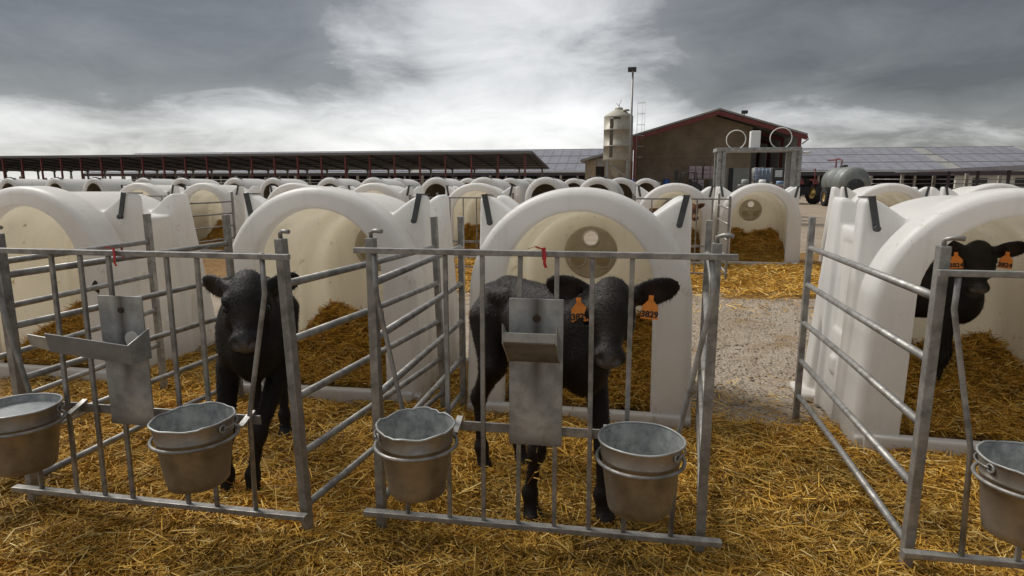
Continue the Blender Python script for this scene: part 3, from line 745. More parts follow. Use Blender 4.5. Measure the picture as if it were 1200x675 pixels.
# ------------------------------------------------------------------ calves
def capsule(P, a, b, ra, rb):
    a, b = np.array(a, np.float32), np.array(b, np.float32); ba = b - a
    t = np.clip(((P - a) @ ba) / max(1e-9, ba @ ba), 0, 1)
    return np.linalg.norm(P - a - t[..., None] * ba, axis=-1) - (ra + (rb - ra) * t)
def ellip(P, c, rx, M=None):
    q = P - np.array(c, np.float32)
    if M is not None: q = q @ np.array(M, np.float32).T
    rx = np.array(rx, np.float32)
    k0 = np.linalg.norm(q / rx, axis=-1); k1 = np.linalg.norm(q / (rx * rx), axis=-1)
    return k0 * (k0 - 1) / np.maximum(k1, 1e-6)
def calf(name, label, pos, heading, poll, nose, front, hind, roll=0.0, patch=None, tags=None, sc=1.04, h=.0068, fur=60000, ear_pitch=.15, tone=(.009, .0068, .0058), group='black calves', lift=0.0, stuck=0, ear_back=.22):
    """front/hind: two hoof points each in world (x, y), left and right of the animal"""
    hx, hy = math.cos(heading), math.sin(heading)
    fwd = np.array([hx, hy, 0.]); lft = np.array([-hy, hx, 0.]); upv = np.array([0, 0, 1.]); o = np.array([pos[0], pos[1], 0.0])
    G = .035 + lift
    def L(x, y, z): return o + (fwd * x + lft * y) * sc + upv * (z * sc + G)
    S = []   # (kind, args, k)
    cap = lambda a, b, ra, rb, k=.05: S.append(('c', (a, b, ra * sc, rb * sc), k))
    Mb = np.stack([fwd, lft, upv])
    ell = lambda c, r, k=.06, M=Mb: S.append(('e', (c, tuple(x * sc for x in r), M), k))
    # trunk
    cap(L(-.31, 0, .745), L(.20, 0, .71), .104, .120, .045)
    ell(L(.0, 0, .665), (.29, .126, .145), .05)
    cap(L(-.34, 0, .828), L(.16, 0, .840), .056, .056, .055)
    ell(L(-.38, 0, .765), (.105, .100, .105), .045)
    ell(L(.25, 0, .66), (.11, .092, .15), .045); ell(L(.20, 0, .80), (.12, .062, .10), .045)
    for s in (-1, 1):
        cap(L(-.31, s * .085, .815), L(-.24, s * .075, .82), .034, .030, .055)
        cap(L(-.46, s * .055, .80), L(-.43, s * .06, .76), .035, .05, .05)
        ell(L(.17, s * .092, .69), (.095, .055, .16), .045)
    # legs: hoof points given in the world
    def leg(hoof, s, rear):
        hp = np.array([hoof[0], hoof[1], 0.0])
        if rear:
            hip = L(-.36, s * .095, .70); sti = L(-.27, s * .115, .50) * .8 + (hp + upv * .52 * sc) * .2
            hock = hp + fwd * -.055 * sc + upv * (.335 * sc + G); fet = hp + fwd * -.030 * sc + upv * (.105 * sc + G)
            cap(hip, sti, .094, .058, .045); cap(sti, hock, .054, .030, .03)
            cap(hock, hock + upv * .02, .034, .031, .025); cap(hock, fet, .027, .0215, .02)
        else:
            el = L(.17, s * .110, .56); kn = hp * .75 + np.array([*L(.2, s * .11, 0)[:2], 0]) * .25 + upv * (.285 * sc + G); fet = hp + fwd * -.018 * sc + upv * (.10 * sc + G)
            cap(el, kn, .050, .029, .035); cap(kn + upv * .015, kn - upv * .015, .035, .033, .02); cap(kn, fet, .0265, .0215, .02)
        ho = hp + upv * (.030 * sc + G * .6)
        cap(fet, fet + upv * .008, .030, .028, .02); cap(fet, ho, .025, .032, .02)
        cap(ho + fwd * .012 + lft * .012, ho + fwd * .028 - upv * .012 + lft * .013, .027, .026, .012)
        cap(ho + fwd * .012 - lft * .012, ho + fwd * .028 - upv * .012 - lft * .013, .027, .026, .012)
    leg(front[0], 1, False); leg(front[1], -1, False); leg(hind[0], 1, True); leg(hind[1], -1, True)
    # tail
    tl = [L(-.50, 0, .80), L(-.545, .005, .70), L(-.55, .012, .55), L(-.535, .015, .42)]
    for a, b, r0, r1 in zip(tl, tl[1:], (.026, .019, .016), (.019, .016, .022)): cap(a, b, r0, r1, .02)
    # head frame
    poll = np.array(poll, float); nose = np.array(nose, float); hf = nose - poll; hl = np.linalg.norm(hf); hf /= hl
    hs = hl / .27
    side = np.cross(upv, hf); side /= np.linalg.norm(side); hu = np.cross(hf, side)
    if roll:
        c_, s_ = math.cos(roll), math.sin(roll); side, hu = side * c_ + hu * s_, hu * c_ - side * s_
    Hd = lambda f, s, u: poll + (hf * f + side * s + hu * u) * hs
    Mh = np.stack([hf, side, hu])
    hc = lambda a, b, ra, rb, k=.03: S.append(('c', (a, b, ra * hs, rb * hs), k))
    he = lambda c, r, k=.03, M=Mh: S.append(('e', (c, tuple(x * hs for x in r), M), k))
    # neck
    cap(L(.20, 0, .775), Hd(-.01, 0, -.075), .100, .078, .06); cap(L(.26, 0, .66), Hd(.03, 0, -.10), .078, .055, .06)
    # skull, face, jaw
    he(Hd(.045, 0, -.035), (.085, .082, .070)); he(Hd(.085, 0, -.045), (.085, .078, .066))
    hc(Hd(.06, 0, -.04), Hd(.225, 0, -.054), .062, .041); hc(Hd(.06, 0, -.085), Hd(.215, 0, -.090), .055, .034)
    he(Hd(.245, 0, -.058), (.042, .060, .044), .018); he(Hd(.232, 0, -.098), (.038, .042, .024), .02)
    he(Hd(-.005, 0, .005), (.045, .05, .028), .03)
    for s in (-1, 1):
        he(Hd(.082, s * .068, -.006), (.032, .022, .017), .015)     # brow
        he(Hd(.10, s * .062, -.075), (.055, .026, .036), .03)      # cheek
        # ears: flattened leaf standing out sideways
        ed = side * s * .93 + hu * ear_pitch - hf * ear_back; ed /= np.linalg.norm(ed)
        en = hf * .75 + hu * .45; en -= ed * en.dot(ed); en /= np.linalg.norm(en); ew = np.cross(en, ed)
        Me = np.stack([ed, ew, en]); eb = Hd(.015, s * .072, -.020); ec = eb + ed * .084 * hs
        hc(eb - ed * .01, eb + ed * .04 * hs, .026, .026, .02)
        S.append(('e', (ec, (.096 * hs, .053 * hs, .0135), Me), .02))
        S.append(('s', (ec + ed * .012 * hs + en * .016, (.070 * hs, .036 * hs, .011), Me), .008))
        if s == -1: earR = (ec, ed, en, ew)
        else: earL = (ec, ed, en, ew)
    for s in (-1, 1):
        S.append(('s', (Hd(.274, s * .029, -.030), (.017 * hs, .0125 * hs, .016 * hs), Mh), .005))
        S.append(('s', (Hd(.112, s * .084, -.030), (.024 * hs, .016 * hs, .016 * hs), Mh), .008))
    S.append(('s', (Hd(.262, 0, -.086), (.045 * hs, .05 * hs, .0035 * hs), Mh), .006))
    # evaluate
    pts = []
    for k, a, kk in S:
        if k == 'c': pts += [a[0] - a[2], a[0] + a[2], a[1] - a[3], a[1] + a[3]]
    lo = np.min(pts, 0) - .08; hi = np.max(pts, 0) + .08; lo[2] = max(lo[2], -.02)
    ee = [earL[0] + earL[1] * .13, earR[0] + earR[1] * .13]
    lo = np.minimum(lo, np.min(ee, 0) - .04); hi = np.maximum(hi, np.max(ee, 0) + .04)
    ax = [np.arange(a, b + h, h, dtype=np.float32) for a, b in zip(lo, hi)]
    D = np.full([len(a) for a in ax], 1.0, np.float32)
    for k, a, kk in S:
        if k == 'c': bl = np.minimum(a[0] - a[2], a[1] - a[3]); bh = np.maximum(a[0] + a[2], a[1] + a[3])
        else: m_ = max(a[1]); bl = a[0] - m_; bh = a[0] + m_
        sl = []
        for i in range(3):
            i0 = max(0, int((bl[i] - .11 - lo[i]) / h)); i1 = min(len(ax[i]), int((bh[i] + .11 - lo[i]) / h) + 2); sl.append(slice(i0, i1))
        Pq = np.stack(np.meshgrid(ax[0][sl[0]], ax[1][sl[1]], ax[2][sl[2]], indexing='ij'), -1)
        d = capsule(Pq, *a) if k == 'c' else ellip(Pq, *a)
        D[tuple(sl)] = smax(D[tuple(sl)], -d, kk) if k == 's' else smin(D[tuple(sl)], d, kk)
    v, q = field_mesh(D, lo, h)
    # fine coat relief and colour
    co = np.tile(np.array(tone), (len(v), 1)) * (1 + .25 * lump(v[:, 0] * 3, v[:, 2] * 3, 3.))[:, None]
    def blend(c, r, col, soft=.5):
        nonlocal co
        dd = np.linalg.norm(v - np.array(c), axis=1); a = np.clip((r - dd) / (r * soft), 0, 1)[:, None]; co = co * (1 - a) + np.array(col) * a
    blend(Hd(.275, 0, -.062), .055 * hs, (.085, .074, .070), .5); blend(Hd(.15, 0, -.01), .06, (.026, .017, .012), .9)  # muzzle grey-brown; face colour lightened to make up for weak light
    for s in (-1, 1): blend(Hd(.276, s * .029, -.028), .017 * hs, (.004, .003, .003), .5)
    for E_ in (earL, earR): blend(E_[0] + E_[2] * .006, .05, (.036, .024, .019), .8)
    if patch is not None: blend(patch[0], patch[1], (.55, .5, .44), .35)
    hp_stuck = np.array([front[1][0], front[1][1], 0.])
    r = empty('calf', (o[0], o[1], 0), 0, label, 'calf', group); off = np.array([o[0], o[1], 0])
    body = link('body', np_mesh('calf_body', v - off, q, [coat_mat, nose_mat], (np.linalg.norm(v[q].mean(1) - Hd(.268, 0, -.048), axis=1) < .046 * hs).astype(int), True, co), r)
    # coat hairs lying back along the body
    if fur:
        rng = np.random.default_rng(5); a_, b_, c_, d_ = (v[q[:, i]] for i in range(4))
        nn = np.cross(c_ - a_, d_ - b_); ar = np.linalg.norm(nn, axis=1); nn /= ar[:, None] + 1e-12
        idx = rng.choice(len(q), fur, p=ar / ar.sum()); s_, t_ = rng.random((2, fur, 1))
        p = (a_[idx] * (1 - s_) + b_[idx] * s_) * (1 - t_) + (d_[idx] * (1 - s_) + c_[idx] * s_) * t_
        n_ = nn[idx]; n_ *= np.sign(np.sum(nn.mean(0) * 0 + 1)) 
        flow = np.tile(-fwd * .55 - upv * .8, (fur, 1)) + rng.normal(0, .35, (fur, 3))
        inhead = np.linalg.norm(p - Hd(.12, 0, -.05), axis=1) < .17 * hs
        flow[inhead] = -hf * .9 + rng.normal(0, .3, (inhead.sum(), 3))
        flow -= n_ * np.sum(flow * n_, 1)[:, None]; flow /= np.linalg.norm(flow, axis=1)[:, None] + 1e-9
        ln = rng.uniform(.010, .024, fur)[:, None]; ln[inhead] *= .42
        ln[p[:, 2] < .38] *= .6
        ln[np.linalg.norm(p - Hd(.275, 0, -.06), axis=1) < .05 * hs] *= .05
        sd_ = np.cross(n_, flow) * .0011
        tip = p + flow * ln + n_ * ln * rng.uniform(.12, .45, (fur, 1))
        HV = np.stack([p - sd_ - n_ * .001, p + sd_ - n_ * .001, tip], 1).reshape(-1, 3) - off
        HF = np.arange(fur * 3).reshape(-1, 3)
        HC = np.repeat(co[q[idx, 0]] * rng.uniform(.6, 2.0, (fur, 1)), 3, 0)
        tag(link('coat_hair', np_mesh('coat_hair', HV, HF, [hair_mat], None, False, HC), r), kind='stuff')
    if stuck:
        rng = np.random.default_rng(9); sel = np.where((v[:, 2] < .42 + lift) & (v[:, 2] > .06 + lift) & (np.abs((v - hp_stuck) @ np.array([1, 1, 0])) < .14) & (np.linalg.norm(v[:, :2] - hp_stuck[:2], axis=1) < .09))[0]
        pick = v[rng.choice(sel, stuck)]; cdir = pick - np.array([hp_stuck[0], hp_stuck[1], 0]); cdir[:, 2] = 0
        cdir /= np.linalg.norm(cdir, axis=1)[:, None] + 1e-6
        vv, ff, cc = strands(pick + cdir * .006 - off, .03, .09, 1.1, .0022, rng)
        tag(link('stuck_straw', np_mesh('stuck_straw', vv, ff, [straw_mat], None, False, cc), r), kind='stuff')
    for s in (-1, 1):
        m = B(); c = Hd(.110, s * .072, -.030) - off; e = []
        m.lathe([(.0165 * hs * math.sin(t), -.0165 * hs * math.cos(t)) for t in np.linspace(0, math.pi, 9)], tuple(c), 14); m.build('eye', eye_mat, r)
    for which, txt in (tags or {}).items():
        ec, ed, en, ew = earL if which == 'L' else earR
        g_ = (ec - ed * (.012 if which == 'L' else .036) - upv * (.022 if which == 'L' else .03)) - off; tn = hf * .9 + np.array([0, 0, .25]); tn = -np.array(cam.location) * 0 + np.array([-o[0] * .25, -1.0, .12]); tn /= np.linalg.norm(tn)
        tx = np.cross(upv, tn); tx /= np.linalg.norm(tx); ty = np.cross(tn, tx)
        a_r = {'L': -.08, 'R': .10}[which]; tx, ty = tx * math.cos(a_r) + ty * math.sin(a_r), ty * math.cos(a_r) - tx * math.sin(a_r)
        fo = .022 if which == 'L' else .072
        Mx = Matrix(((tx[0], ty[0], tn[0], g_[0] + tn[0] * fo), (tx[1], ty[1], tn[1], g_[1] + tn[1] * fo), (tx[2], ty[2], tn[2], g_[2] + tn[2] * fo), (0, 0, 0, 1)))
        pl = [(-.009, .012), (-.009, -.006), (-.030, -.030), (-.032, -.078), (.032, -.078), (.030, -.030), (.009, -.006), (.009, .012)]
        m = B(); m.add([(x, y, 0) for x, y in pl] + [(x, y, -.003) for x, y in pl], [tuple(range(8)), tuple(reversed(range(8, 16)))] + [(i, (i+1) % 8, (i+1) % 8 + 8, i + 8) for i in range(8)])
        tg = m.build('ear_tag', tag_mat, r); tg.matrix_local = Mx
        m = B(); m.tube([(0, 0, -.02), (0, 0, .004)], .008, 10); m.build('tag_button', tag_mat, tg)
        if txt:
            cu = bpy.data.curves.new('tag_number', 'FONT'); cu.body = txt; cu.size = .032; cu.align_x = 'CENTER'; cu.extrude = .0004; cu.offset = .0011
            to = bpy.data.objects.new('tmp', cu); C.objects.link(to); dg = bpy.context.evaluated_depsgraph_get()
            me = bpy.data.meshes.new_from_object(to.evaluated_get(dg)); bpy.data.objects.remove(to)
            me.materials.clear(); me.materials.append(ink)
            nu = link('tag_number', me, tg); nu.location = (0, -.070, .0012)
    return r

calf('calf', 'dark calf with orange ear tags 3829 behind the middle gate', (-.345, 2.53), rad(-51),
     (-.080, 2.33, .990), (-.077, 2.14, .785), [(-.085, 2.335), (-.375, 2.295)], [(-.505, 2.77), (-.665, 2.66)], tags={'L': '3829', 'R': '3829'}, tone=(.0105, .0062, .0044), stuck=60)
calf('calf', 'black calf without ear tags behind the left gate, looking at the camera', (-1.715, 2.50), rad(-60),
     (-1.585, 2.27, .985), (-1.500, 2.09, .785), [(-1.590, 2.215), (-1.705, 2.20)], [(-1.83, 2.86), (-1.95, 2.80)], ear_pitch=-.75, ear_back=.75, patch=((-1.64, 2.21, .55), .05), sc=1.0)
calf('calf', 'black calf standing inside the hutch at the right edge', (1.625, 3.93), rad(-32),
     (1.858, 3.80, 1.035), (1.815, 3.655, .845), [(1.80, 3.90), (1.73, 3.78)], [(1.39, 4.14), (1.33, 4.03)], sc=.87, lift=.125, tags={'L': '3824', 'R': '3824'}, tone=(.009, .0075, .0075), fur=30000)
p = at(812, 233, 9.9)
calf('calf', 'small brown calf looking out of a second row hutch', (p.x - .34, 10.25), rad(-35), (p.x, 9.93, 1.02), (p.x + .06, 9.76, .86),
     [(p.x - .10, 10.12), (p.x - .22, 9.98)], [(p.x - .62, 10.5), (p.x - .74, 10.36)], tone=(.13, .055, .02), h=.016, fur=0, group='brown calves')

# ================================================================== the yard behind
# long open shed on the left: roof rises towards us on red posts
def left_shed():
    r = empty('open_shed', (-45, 70, 0), 0, 'long low open shed with dark roof and red posts on the left', 'shed')
    zf, zb, Yf, Yb = at(627, 179.5, 70).z, at(627, 198.5, 84).z, 0.0, 14.0
    xr = at(624, 185, 70).x + 45; xl = -85
    m = B(); m.add([(xl, Yf, zf), (xr, Yf, zf), (xr, Yb, zb), (xl, Yb, zb), (xl, Yf, zf + .22), (xr, Yf, zf + .22), (xr, Yb, zb + .22), (xl, Yb, zb + .22)],
          [(0,1,2,3),(7,6,5,4),(0,4,5,1),(1,5,6,2),(2,6,7,3),(3,7,4,0)]); m.build('roof', dark_roof, r)
    m = B(); m.box((xl, -.06, zf - .02), (xr, -.01, zf + .26)); m.build('fascia', roof_edge, r)
    n = 38
    for i in range(n):
        x = xr - .9 - i * (xr - xl - 2) / (n - 1)
        m = B(); m.box((x - .09, .15, 0), (x + .09, .33, zf - .05)); m.build('post', red_steel, r)
        m = B(); m.bar((x, .24, zf - .10), (x, Yb - .2, zb - .08), .12, .14); m.build('rafter', dark_steel, r)
        m = B(); m.box((x - .10, Yb - .6, 0), (x + .10, Yb - .4, zb - .1)); m.build('back_post', concrete, r)
    for k in range(1, 7):
        t = k / 7; y = Yb * t; z = zf + (zb - zf) * t - .05
        m = B(); m.box((xl, y - .05, z - .0), (xr, y + .05, z + .045)); m.build('purlin', dark_steel, r)
    return r
roof_edge = mat('roof_edge', (.16, .155, .15), .7)
dark_steel = mat('dark_steel', (.06, .05, .055), .7)
left_shed()

def solar_barn(name, px0, px1, Y, label, ytop=177.5, yeave=202):
    p0, p1 = at(px0, 190, Y), at(px1, 190, Y); r = empty(name, (p0.x, Y, 0), 0, label, 'barn', 'barns with solar roofs')
    W = p1.x - p0.x; ze = at(px0, yeave, Y).z; zr = at(px0, ytop, Y + 14).z
    ze = (at(600, yeave, Y)).z; zr = at(600, ytop, Y + 14).z
    m = B(); m.add([(0, 0, ze - .12), (W, 0, ze - .12), (W, 14, zr - .12), (0, 14, zr - .12), (0, 0, ze), (W, 0, ze), (W, 14, zr), (0, 14, zr)],
          [(0,1,2,3),(7,6,5,4),(0,4,5,1),(1,5,6,2),(2,6,7,3),(3,7,4,0)]); m.build('roof', roof_grey, r)
    m = B(); m.add([(0, 14, zr), (W, 14, zr), (W, 28, ze), (0, 28, ze), (0, 14, zr - .12), (W, 14, zr - .12), (W, 28, ze - .12), (0, 28, ze - .12)],
          [(0,1,2,3),(7,6,5,4),(0,4,5,1),(1,5,6,2),(2,6,7,3),(3,7,4,0)]); m.build('roof', roof_grey, r)
    rows = 3; nb = max(1, int(W / 1.7))
    for k in range(rows):
        a, b = .03 + k * .325, .03 + k * .325 + .30
        m = B()
        for i in range(nb):
            if i % 27 == 13: continue
            x0, x1 = (i + .02) * W / nb, (i + .98) * W / nb
            for h_ in range(3):
                aa, bb = a + (b - a) * (h_ + .02) / 3, a + (b - a) * (h_ + .98) / 3
                m.add([(x0, 14 * aa, ze + (zr - ze) * aa + .08), (x1, 14 * aa, ze + (zr - ze) * aa + .08), (x1, 14 * bb, ze + (zr - ze) * bb + .08), (x0, 14 * bb, ze + (zr - ze) * bb + .08)], [(0,1,2,3)])
        tag(m.build('solar_panel_row', solar_mat, r), kind='stuff')
        m = B(); m.bar((0, 14 * (b + .012), ze + (zr - ze) * (b + .012) + .06), (W, 14 * (b + .012), ze + (zr - ze) * (b + .012) + .06), .12, .12); m.build('rail', frame_mat, r)
    m = B(); m.box((0, -.05, ze - .55), (W, .0, ze - .02)); m.build('eave_shade_beam', dark_steel, r)  # dark colour stands in for the shade under the eave
    m = B(); m.box((.2, 12, 0), (W - .2, 12.2, ze - .3)); m.build('back_wall', dark_steel, r)  # dark-coloured sheet paints the shaded barn interior
    n = max(2, int(W / 6))
    for i in range(n + 1):
        x = .2 + i * (W - .4) / n; m = B(); m.box((x - .13, .1, 0), (x + .13, .36, ze - .1)); m.build('post', concrete, r)
    return r
solar_barn('solar_barn', 94, 722, 104, 'long barn with solar panel roof behind the open shed', 175.8)
solar_barn('solar_barn', 905, 1260, 92, 'barn with solar panel roof stretching out to the right')

# low lean-to beside the silo
r = empty('lean_to', (0, 0, 0), 0, 'small brown lean-to with sloping roof left of the silo', 'shed')
a, b = at(680, 187, 66), at(742, 172, 66); zt0, zt1 = a.z, b.z + .2
m = B(); m.add([(a.x, 66, zt0 - .25), (b.x, 66, zt1 - .25), (b.x, 72, zt1 - .25), (a.x, 72, zt0 - .25), (a.x, 66, zt0), (b.x, 66, zt1), (b.x, 72, zt1), (a.x, 72, zt0)],
      [(0,1,2,3),(7,6,5,4),(0,4,5,1),(1,5,6,2),(2,6,7,3),(3,7,4,0)]); m.build('roof', roof_grey, r)
m = B(); m.box((a.x + .5, 66.4, 0), (a.x + 1.6, 66.8, zt0 - .1)); m.build('pier', brick_mat, r)
m = B(); m.box((b.x - 2.9, 66.4, 0), (b.x - .1, 66.7, zt1 - .5)); m.build('wall', brick_mat, r)
m = B(); m.box((a.x + 1.6, 66.55, zt0 - .7), (b.x - 2.9, 66.7, zt0 + .1)); m.build('lintel', panel_wall, r)
m = B(); m.box((a.x + .5, 70.2, 0), (b.x, 70.4, zt0 - .1)); m.build('back_wall', dark_steel, r)

# feed silo
def silo():
    Y = 58; c = at(723.5, 190, Y); r = empty('feed_silo', (c.x, Y, 0), 0, 'pale grey feed silo on legs beside the warehouse', 'silo')
    z = lambda py: at(723.5, py, Y).z
    R0 = (at(740.5, 160, Y).x - at(706.5, 160, Y).x) / 2
    m = B(); m.lathe([(R0, z(187)), (R0, z(172)), (R0 * 1.012, z(172)), (R0 * 1.012, z(171)), (R0, z(171)), (R0, z(153)), (R0 * 1.012, z(153)), (R0 * 1.012, z(152)), (R0, z(152)), (R0, z(137))], n=40); m.build('shell', silo_mat, r)
    m = B(); m.lathe([(R0 * 1.01, z(137.5)), (R0 * .98, z(136)), (R0 * .42, z(130)), (R0 * .3, z(129)), (.02, z(129))], n=40); m.build('roof', silo_mat, r)
    m = B(); m.lathe([(R0 * .28, z(130)), (R0 * .28, z(127)), (R0 * .22, z(126)), (.02, z(126))], n=20); m.build('hatch', silo_mat, r)
    m = B(); m.tube([(R0 * .5, -R0*.3, z(131)), (R0 * .5, -R0*.3, z(129))], .3, 12); m.build('breather', silo_mat, r)
    m = B(); m.lathe([(R0 * 1.02, z(186)), (R0 * 1.02, z(188.5)), (R0 * .99, z(188.5)), (.28, z(207)), (.24, z(211)), (.02, z(211))], n=40); m.build('hopper', silo_mat, r)
    for k in range(4):
        t = math.pi / 4 + k * math.pi / 2; x, y = R0 * .97 * math.cos(t), R0 * .97 * math.sin(t)
        m = B(); m.bar((x, y, z(188)), (x, y, 0), .16, .16); m.build('leg', galv_light, r)
        t2 = t + math.pi / 2; x2, y2 = R0 * .97 * math.cos(t2), R0 * .97 * math.sin(t2)
        m = B(); m.bar((x, y, z(189)), (x2, y2, z(208)), .10, .08); m.build('brace', galv_light, r)
    m = B(); t = -math.pi / 2 - .45
    for a in np.linspace(-.07, .07, 4): pass
    xs_ = [(R0 * 1.006 * math.cos(t + a), R0 * 1.006 * math.sin(t + a)) for a in np.linspace(-.13, .13, 6)]
    vs = [(x, y, z(140.5)) for x, y in xs_] + [(x, y, z(185)) for x, y in xs_]; m.add(vs, [(i, i+1, i+7, i+6) for i in range(5)]); m.build('sight_strip', silo_dark, r)
    m = B(); xs_ = [(R0 * 1.006 * math.cos(t + a), R0 * 1.006 * math.sin(t + a)) for a in np.linspace(.13, .62, 8)]
    vs = [(x, y, z(138.5)) for x, y in xs_] + [(x, y, z(141)) for x, y in xs_]; m.add(vs, [(i, i+1, i+9, i+8) for i in range(7)]); m.build('name_plate', silo_dark, r)
    # ladder with safety cage on the right side
    lx = R0 + .35
    m = B()
    for s in (-.22, .22): m.tube([(lx, s, .2), (lx, s, z(121))], .02, 6)
    for k in range(30): m.tube([(lx, -.22, .6 + k * .27), (lx, .22, .6 + k * .27)], .02, 5)
    for k in range(6):
        zz = z(121) - k * .95; m.tube([(lx + .36 * math.cos(a) + .3, .4 * math.sin(a), zz) for a in np.linspace(-math.pi * .75, math.pi * .75, 10)], .014, 5)
    for a in (-1.2, 0, 1.2): m.tube([(lx + .3 + .36 * math.cos(a), .4 * math.sin(a), z(121)), (lx + .3 + .36 * math.cos(a), .4 * math.sin(a), z(165))], .012, 5)
    m.build('ladder', galv_light, r)
    m = B(); m.tube([(0, 0, z(126)), (.05, 0, z(122)), (.2, 0, z(117))], .03, 6); m.tube([(0, 0, z(124)), (-.25, 0, z(121))], .025, 6); m.build('antenna', galv_light, r)
silo()
# floodlight pole
Y = 56; c = at(739.5, 150, Y); r = empty('light_pole', (c.x, Y, 0), 0, 'tall thin floodlight pole beside the silo', 'light pole')
zt = at(739.5, 84, Y).z; m = B(); m.tube([(0, 0, 0), (0, 0, zt)], [.12, .08], 12); m.build('pole', galv, r)
m = B(); m.box((-.42, -.3, zt), (.30, .3, zt + .34)); m.build('floodlight', dark_machine, r, .04)
m = B(); m.box((-.05, -.4, zt - .15), (.05, .4, zt)); m.build('cross_arm', galv, r)

# warehouse: portal gable with red trim, block wall set back under the roof
def warehouse():
    Y = 62; L, Rr = at(742.5, 190, Y).x, at(934, 190, Y).x; W = Rr - L
    r = empty('warehouse', (L, Y, 0), 0, 'gabled warehouse with block wall and red steel trim', 'building')
    ze, zr = at(745, 160, Y).z, at(841, 130, Y).z; D = 26; xm = W * .515; ov = .5
    def slope(x): return ze + (zr - ze) * (x / xm if x < xm else (W - x) / (W - xm))
    for a, b, nm in ((-ov, xm, 'roof'), (xm, W + ov, 'roof')):
        za, zb = slope(a), slope(b)
        m = B(); m.add([(a, -1, za), (b, -1, zb), (b, D, zb), (a, D, za), (a, -1, za + .16), (b, -1, zb + .16), (b, D, zb + .16), (a, D, za + .16)],
              [(0,1,2,3),(7,6,5,4),(0,4,5,1),(1,5,6,2),(2,6,7,3),(3,7,4,0)]); m.build(nm, roof_grey, r)
        m = B(); m.bar((a if a < 0 else a, -.9, za - .28), (b, -.9, zb - .22), .18, .36, (0, 0, 1)); m.build('gable_beam', red_steel, r)
    for x in (.15, W - .15):
        m = B(); m.box((x - .17, -.98, 0), (x + .17, -.70, ze - .05)); m.build('column', red_steel, r)
    dw = 3.0
    m = B(); m.prism([(.3, 0), (W * .76, 0), (W * .76, slope(W * .76) - .15), (xm, zr - .15), (.3, slope(.3) - .15)], dw, dw + .3); wl = m.build('wall', brick_mat, r)
    for k in range(1, 4):
        m = B(); m.box((.3, dw - .02, k * 1.9), (W * .76, dw - .004, k * 1.9 + .05)); m.build('course_joint', concrete, wl)
    m = B(); m.box((.0, -.7, 0), (.3, D, ze - .1)); m.build('side_wall', brick_mat, r)
    m = B(); m.box((W - .3, -.6, 0), (W, D, ze - .1)); m.build('side_wall', panel_wall, r)
    m = B(); m.prism([(W * .76, 0), (W - .3, 0), (W - .3, ze - .12), (W * .76, slope(W * .76) - .2)], D - 1, D - .7); m.build('back_wall', panel_wall, r)
    for y in (4.6, 11, 17):
        m = B(); m.box((W - .62, y, 0), (W - .32, y + .3, ze - .2)); m.build('column', red_steel, r)
        m = B(); m.bar((xm, y + .15, zr - .3), (W - .3, y + .15, slope(W - .3) - .3), .2, .3); m.build('rafter', red_steel, r)
        if y < 5: m = B(); m.bar((.3, y + .1, slope(.3) - .3), (xm, y + .1, zr - .3), .2, .3); m.build('rafter', dark_steel, r)
    m = B(); m.box((W * .50, dw - .06, 0), (W * .615, dw - .01, at(800, 197, Y + dw).z)); m.build('sliding_door', panel_wall, r)
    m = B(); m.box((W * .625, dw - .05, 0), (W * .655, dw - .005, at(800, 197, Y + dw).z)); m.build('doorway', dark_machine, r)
    m = B(); m.box((W * .655, dw - .06, 0), (W * .755, dw - .01, at(800, 197, Y + dw).z)); m.build('sliding_door', panel_wall, r)
    m = B(); m.box((-.25, -.95, 0), (-.08, -.78, ze)); m.build('downpipe', red_steel, r)
    m = B(); m.tube([(W + ov, -.9, ze - .3), (W + ov + .1, -.9, ze - .5), (W + .1, -.9, ze - .9)], .06, 6); m.build('gutter_elbow', galv, r)
    m = B(); m.tube([(xm * 1.34, 2, slope(xm * 1.34)), (xm * 1.34, 2, slope(xm * 1.34) + .75)], .05, 6)
    m.box((xm * 1.34 - .25, 1.8, slope(xm * 1.34) + .7), (xm * 1.34 + .3, 2.2, slope(xm * 1.34) + 1.0)); m.build('roof_lamp', dark_machine, r)
    return L, W, Y
WL, WW, WY = warehouse()

# stacked wrapped goods
def goods(px, py0, py1, wpx, Y, label, m_):
    a, b = at(px - wpx / 2, py0, Y), at(px + wpx / 2, py0, Y); h_ = at(px, py0, Y).z
    zlo = max(0, at(px, py1, Y).z)
    r = empty('goods_pallet', ((a.x + b.x) / 2, Y, zlo), 0, label, 'pallet', 'wrapped goods stacked on pallets'); W = b.x - a.x; H_ = h_ - zlo
    for k in range(3): mm = B(); mm.box((-W/2, -.5 + k * .45, 0), (W/2, -.4 + k * .45, .09)); mm.build('runner', concrete, r)
    for k in range(3):
        z0 = .10 + k * (H_ - .1) / 3
        for s in (0, 1): mm = B(); mm.box((-W/2 + s * W/2 + .02, -.5, z0 + .01), (s * W/2 - .02, .5, z0 + (H_ - .1) / 3 - .02)); mm.build('bale', m_, r, .04)
for px, y0, y1, lb in ((815, 194.5, 210, 'top pallet of pinkish wrapped goods, left stack'), (832, 194.5, 210, 'top pallet of pinkish wrapped goods, right stack'),
                       (817, 210.5, 226, 'lower pallet of pinkish wrapped goods, left stack')):
    goods(px, y0, y1, 15.5, WY + 1.5, lb, pallet_goods)
goods(833, 218, 226, 13, WY + 1.4, 'low green pallet box under the right stack', green_plastic)

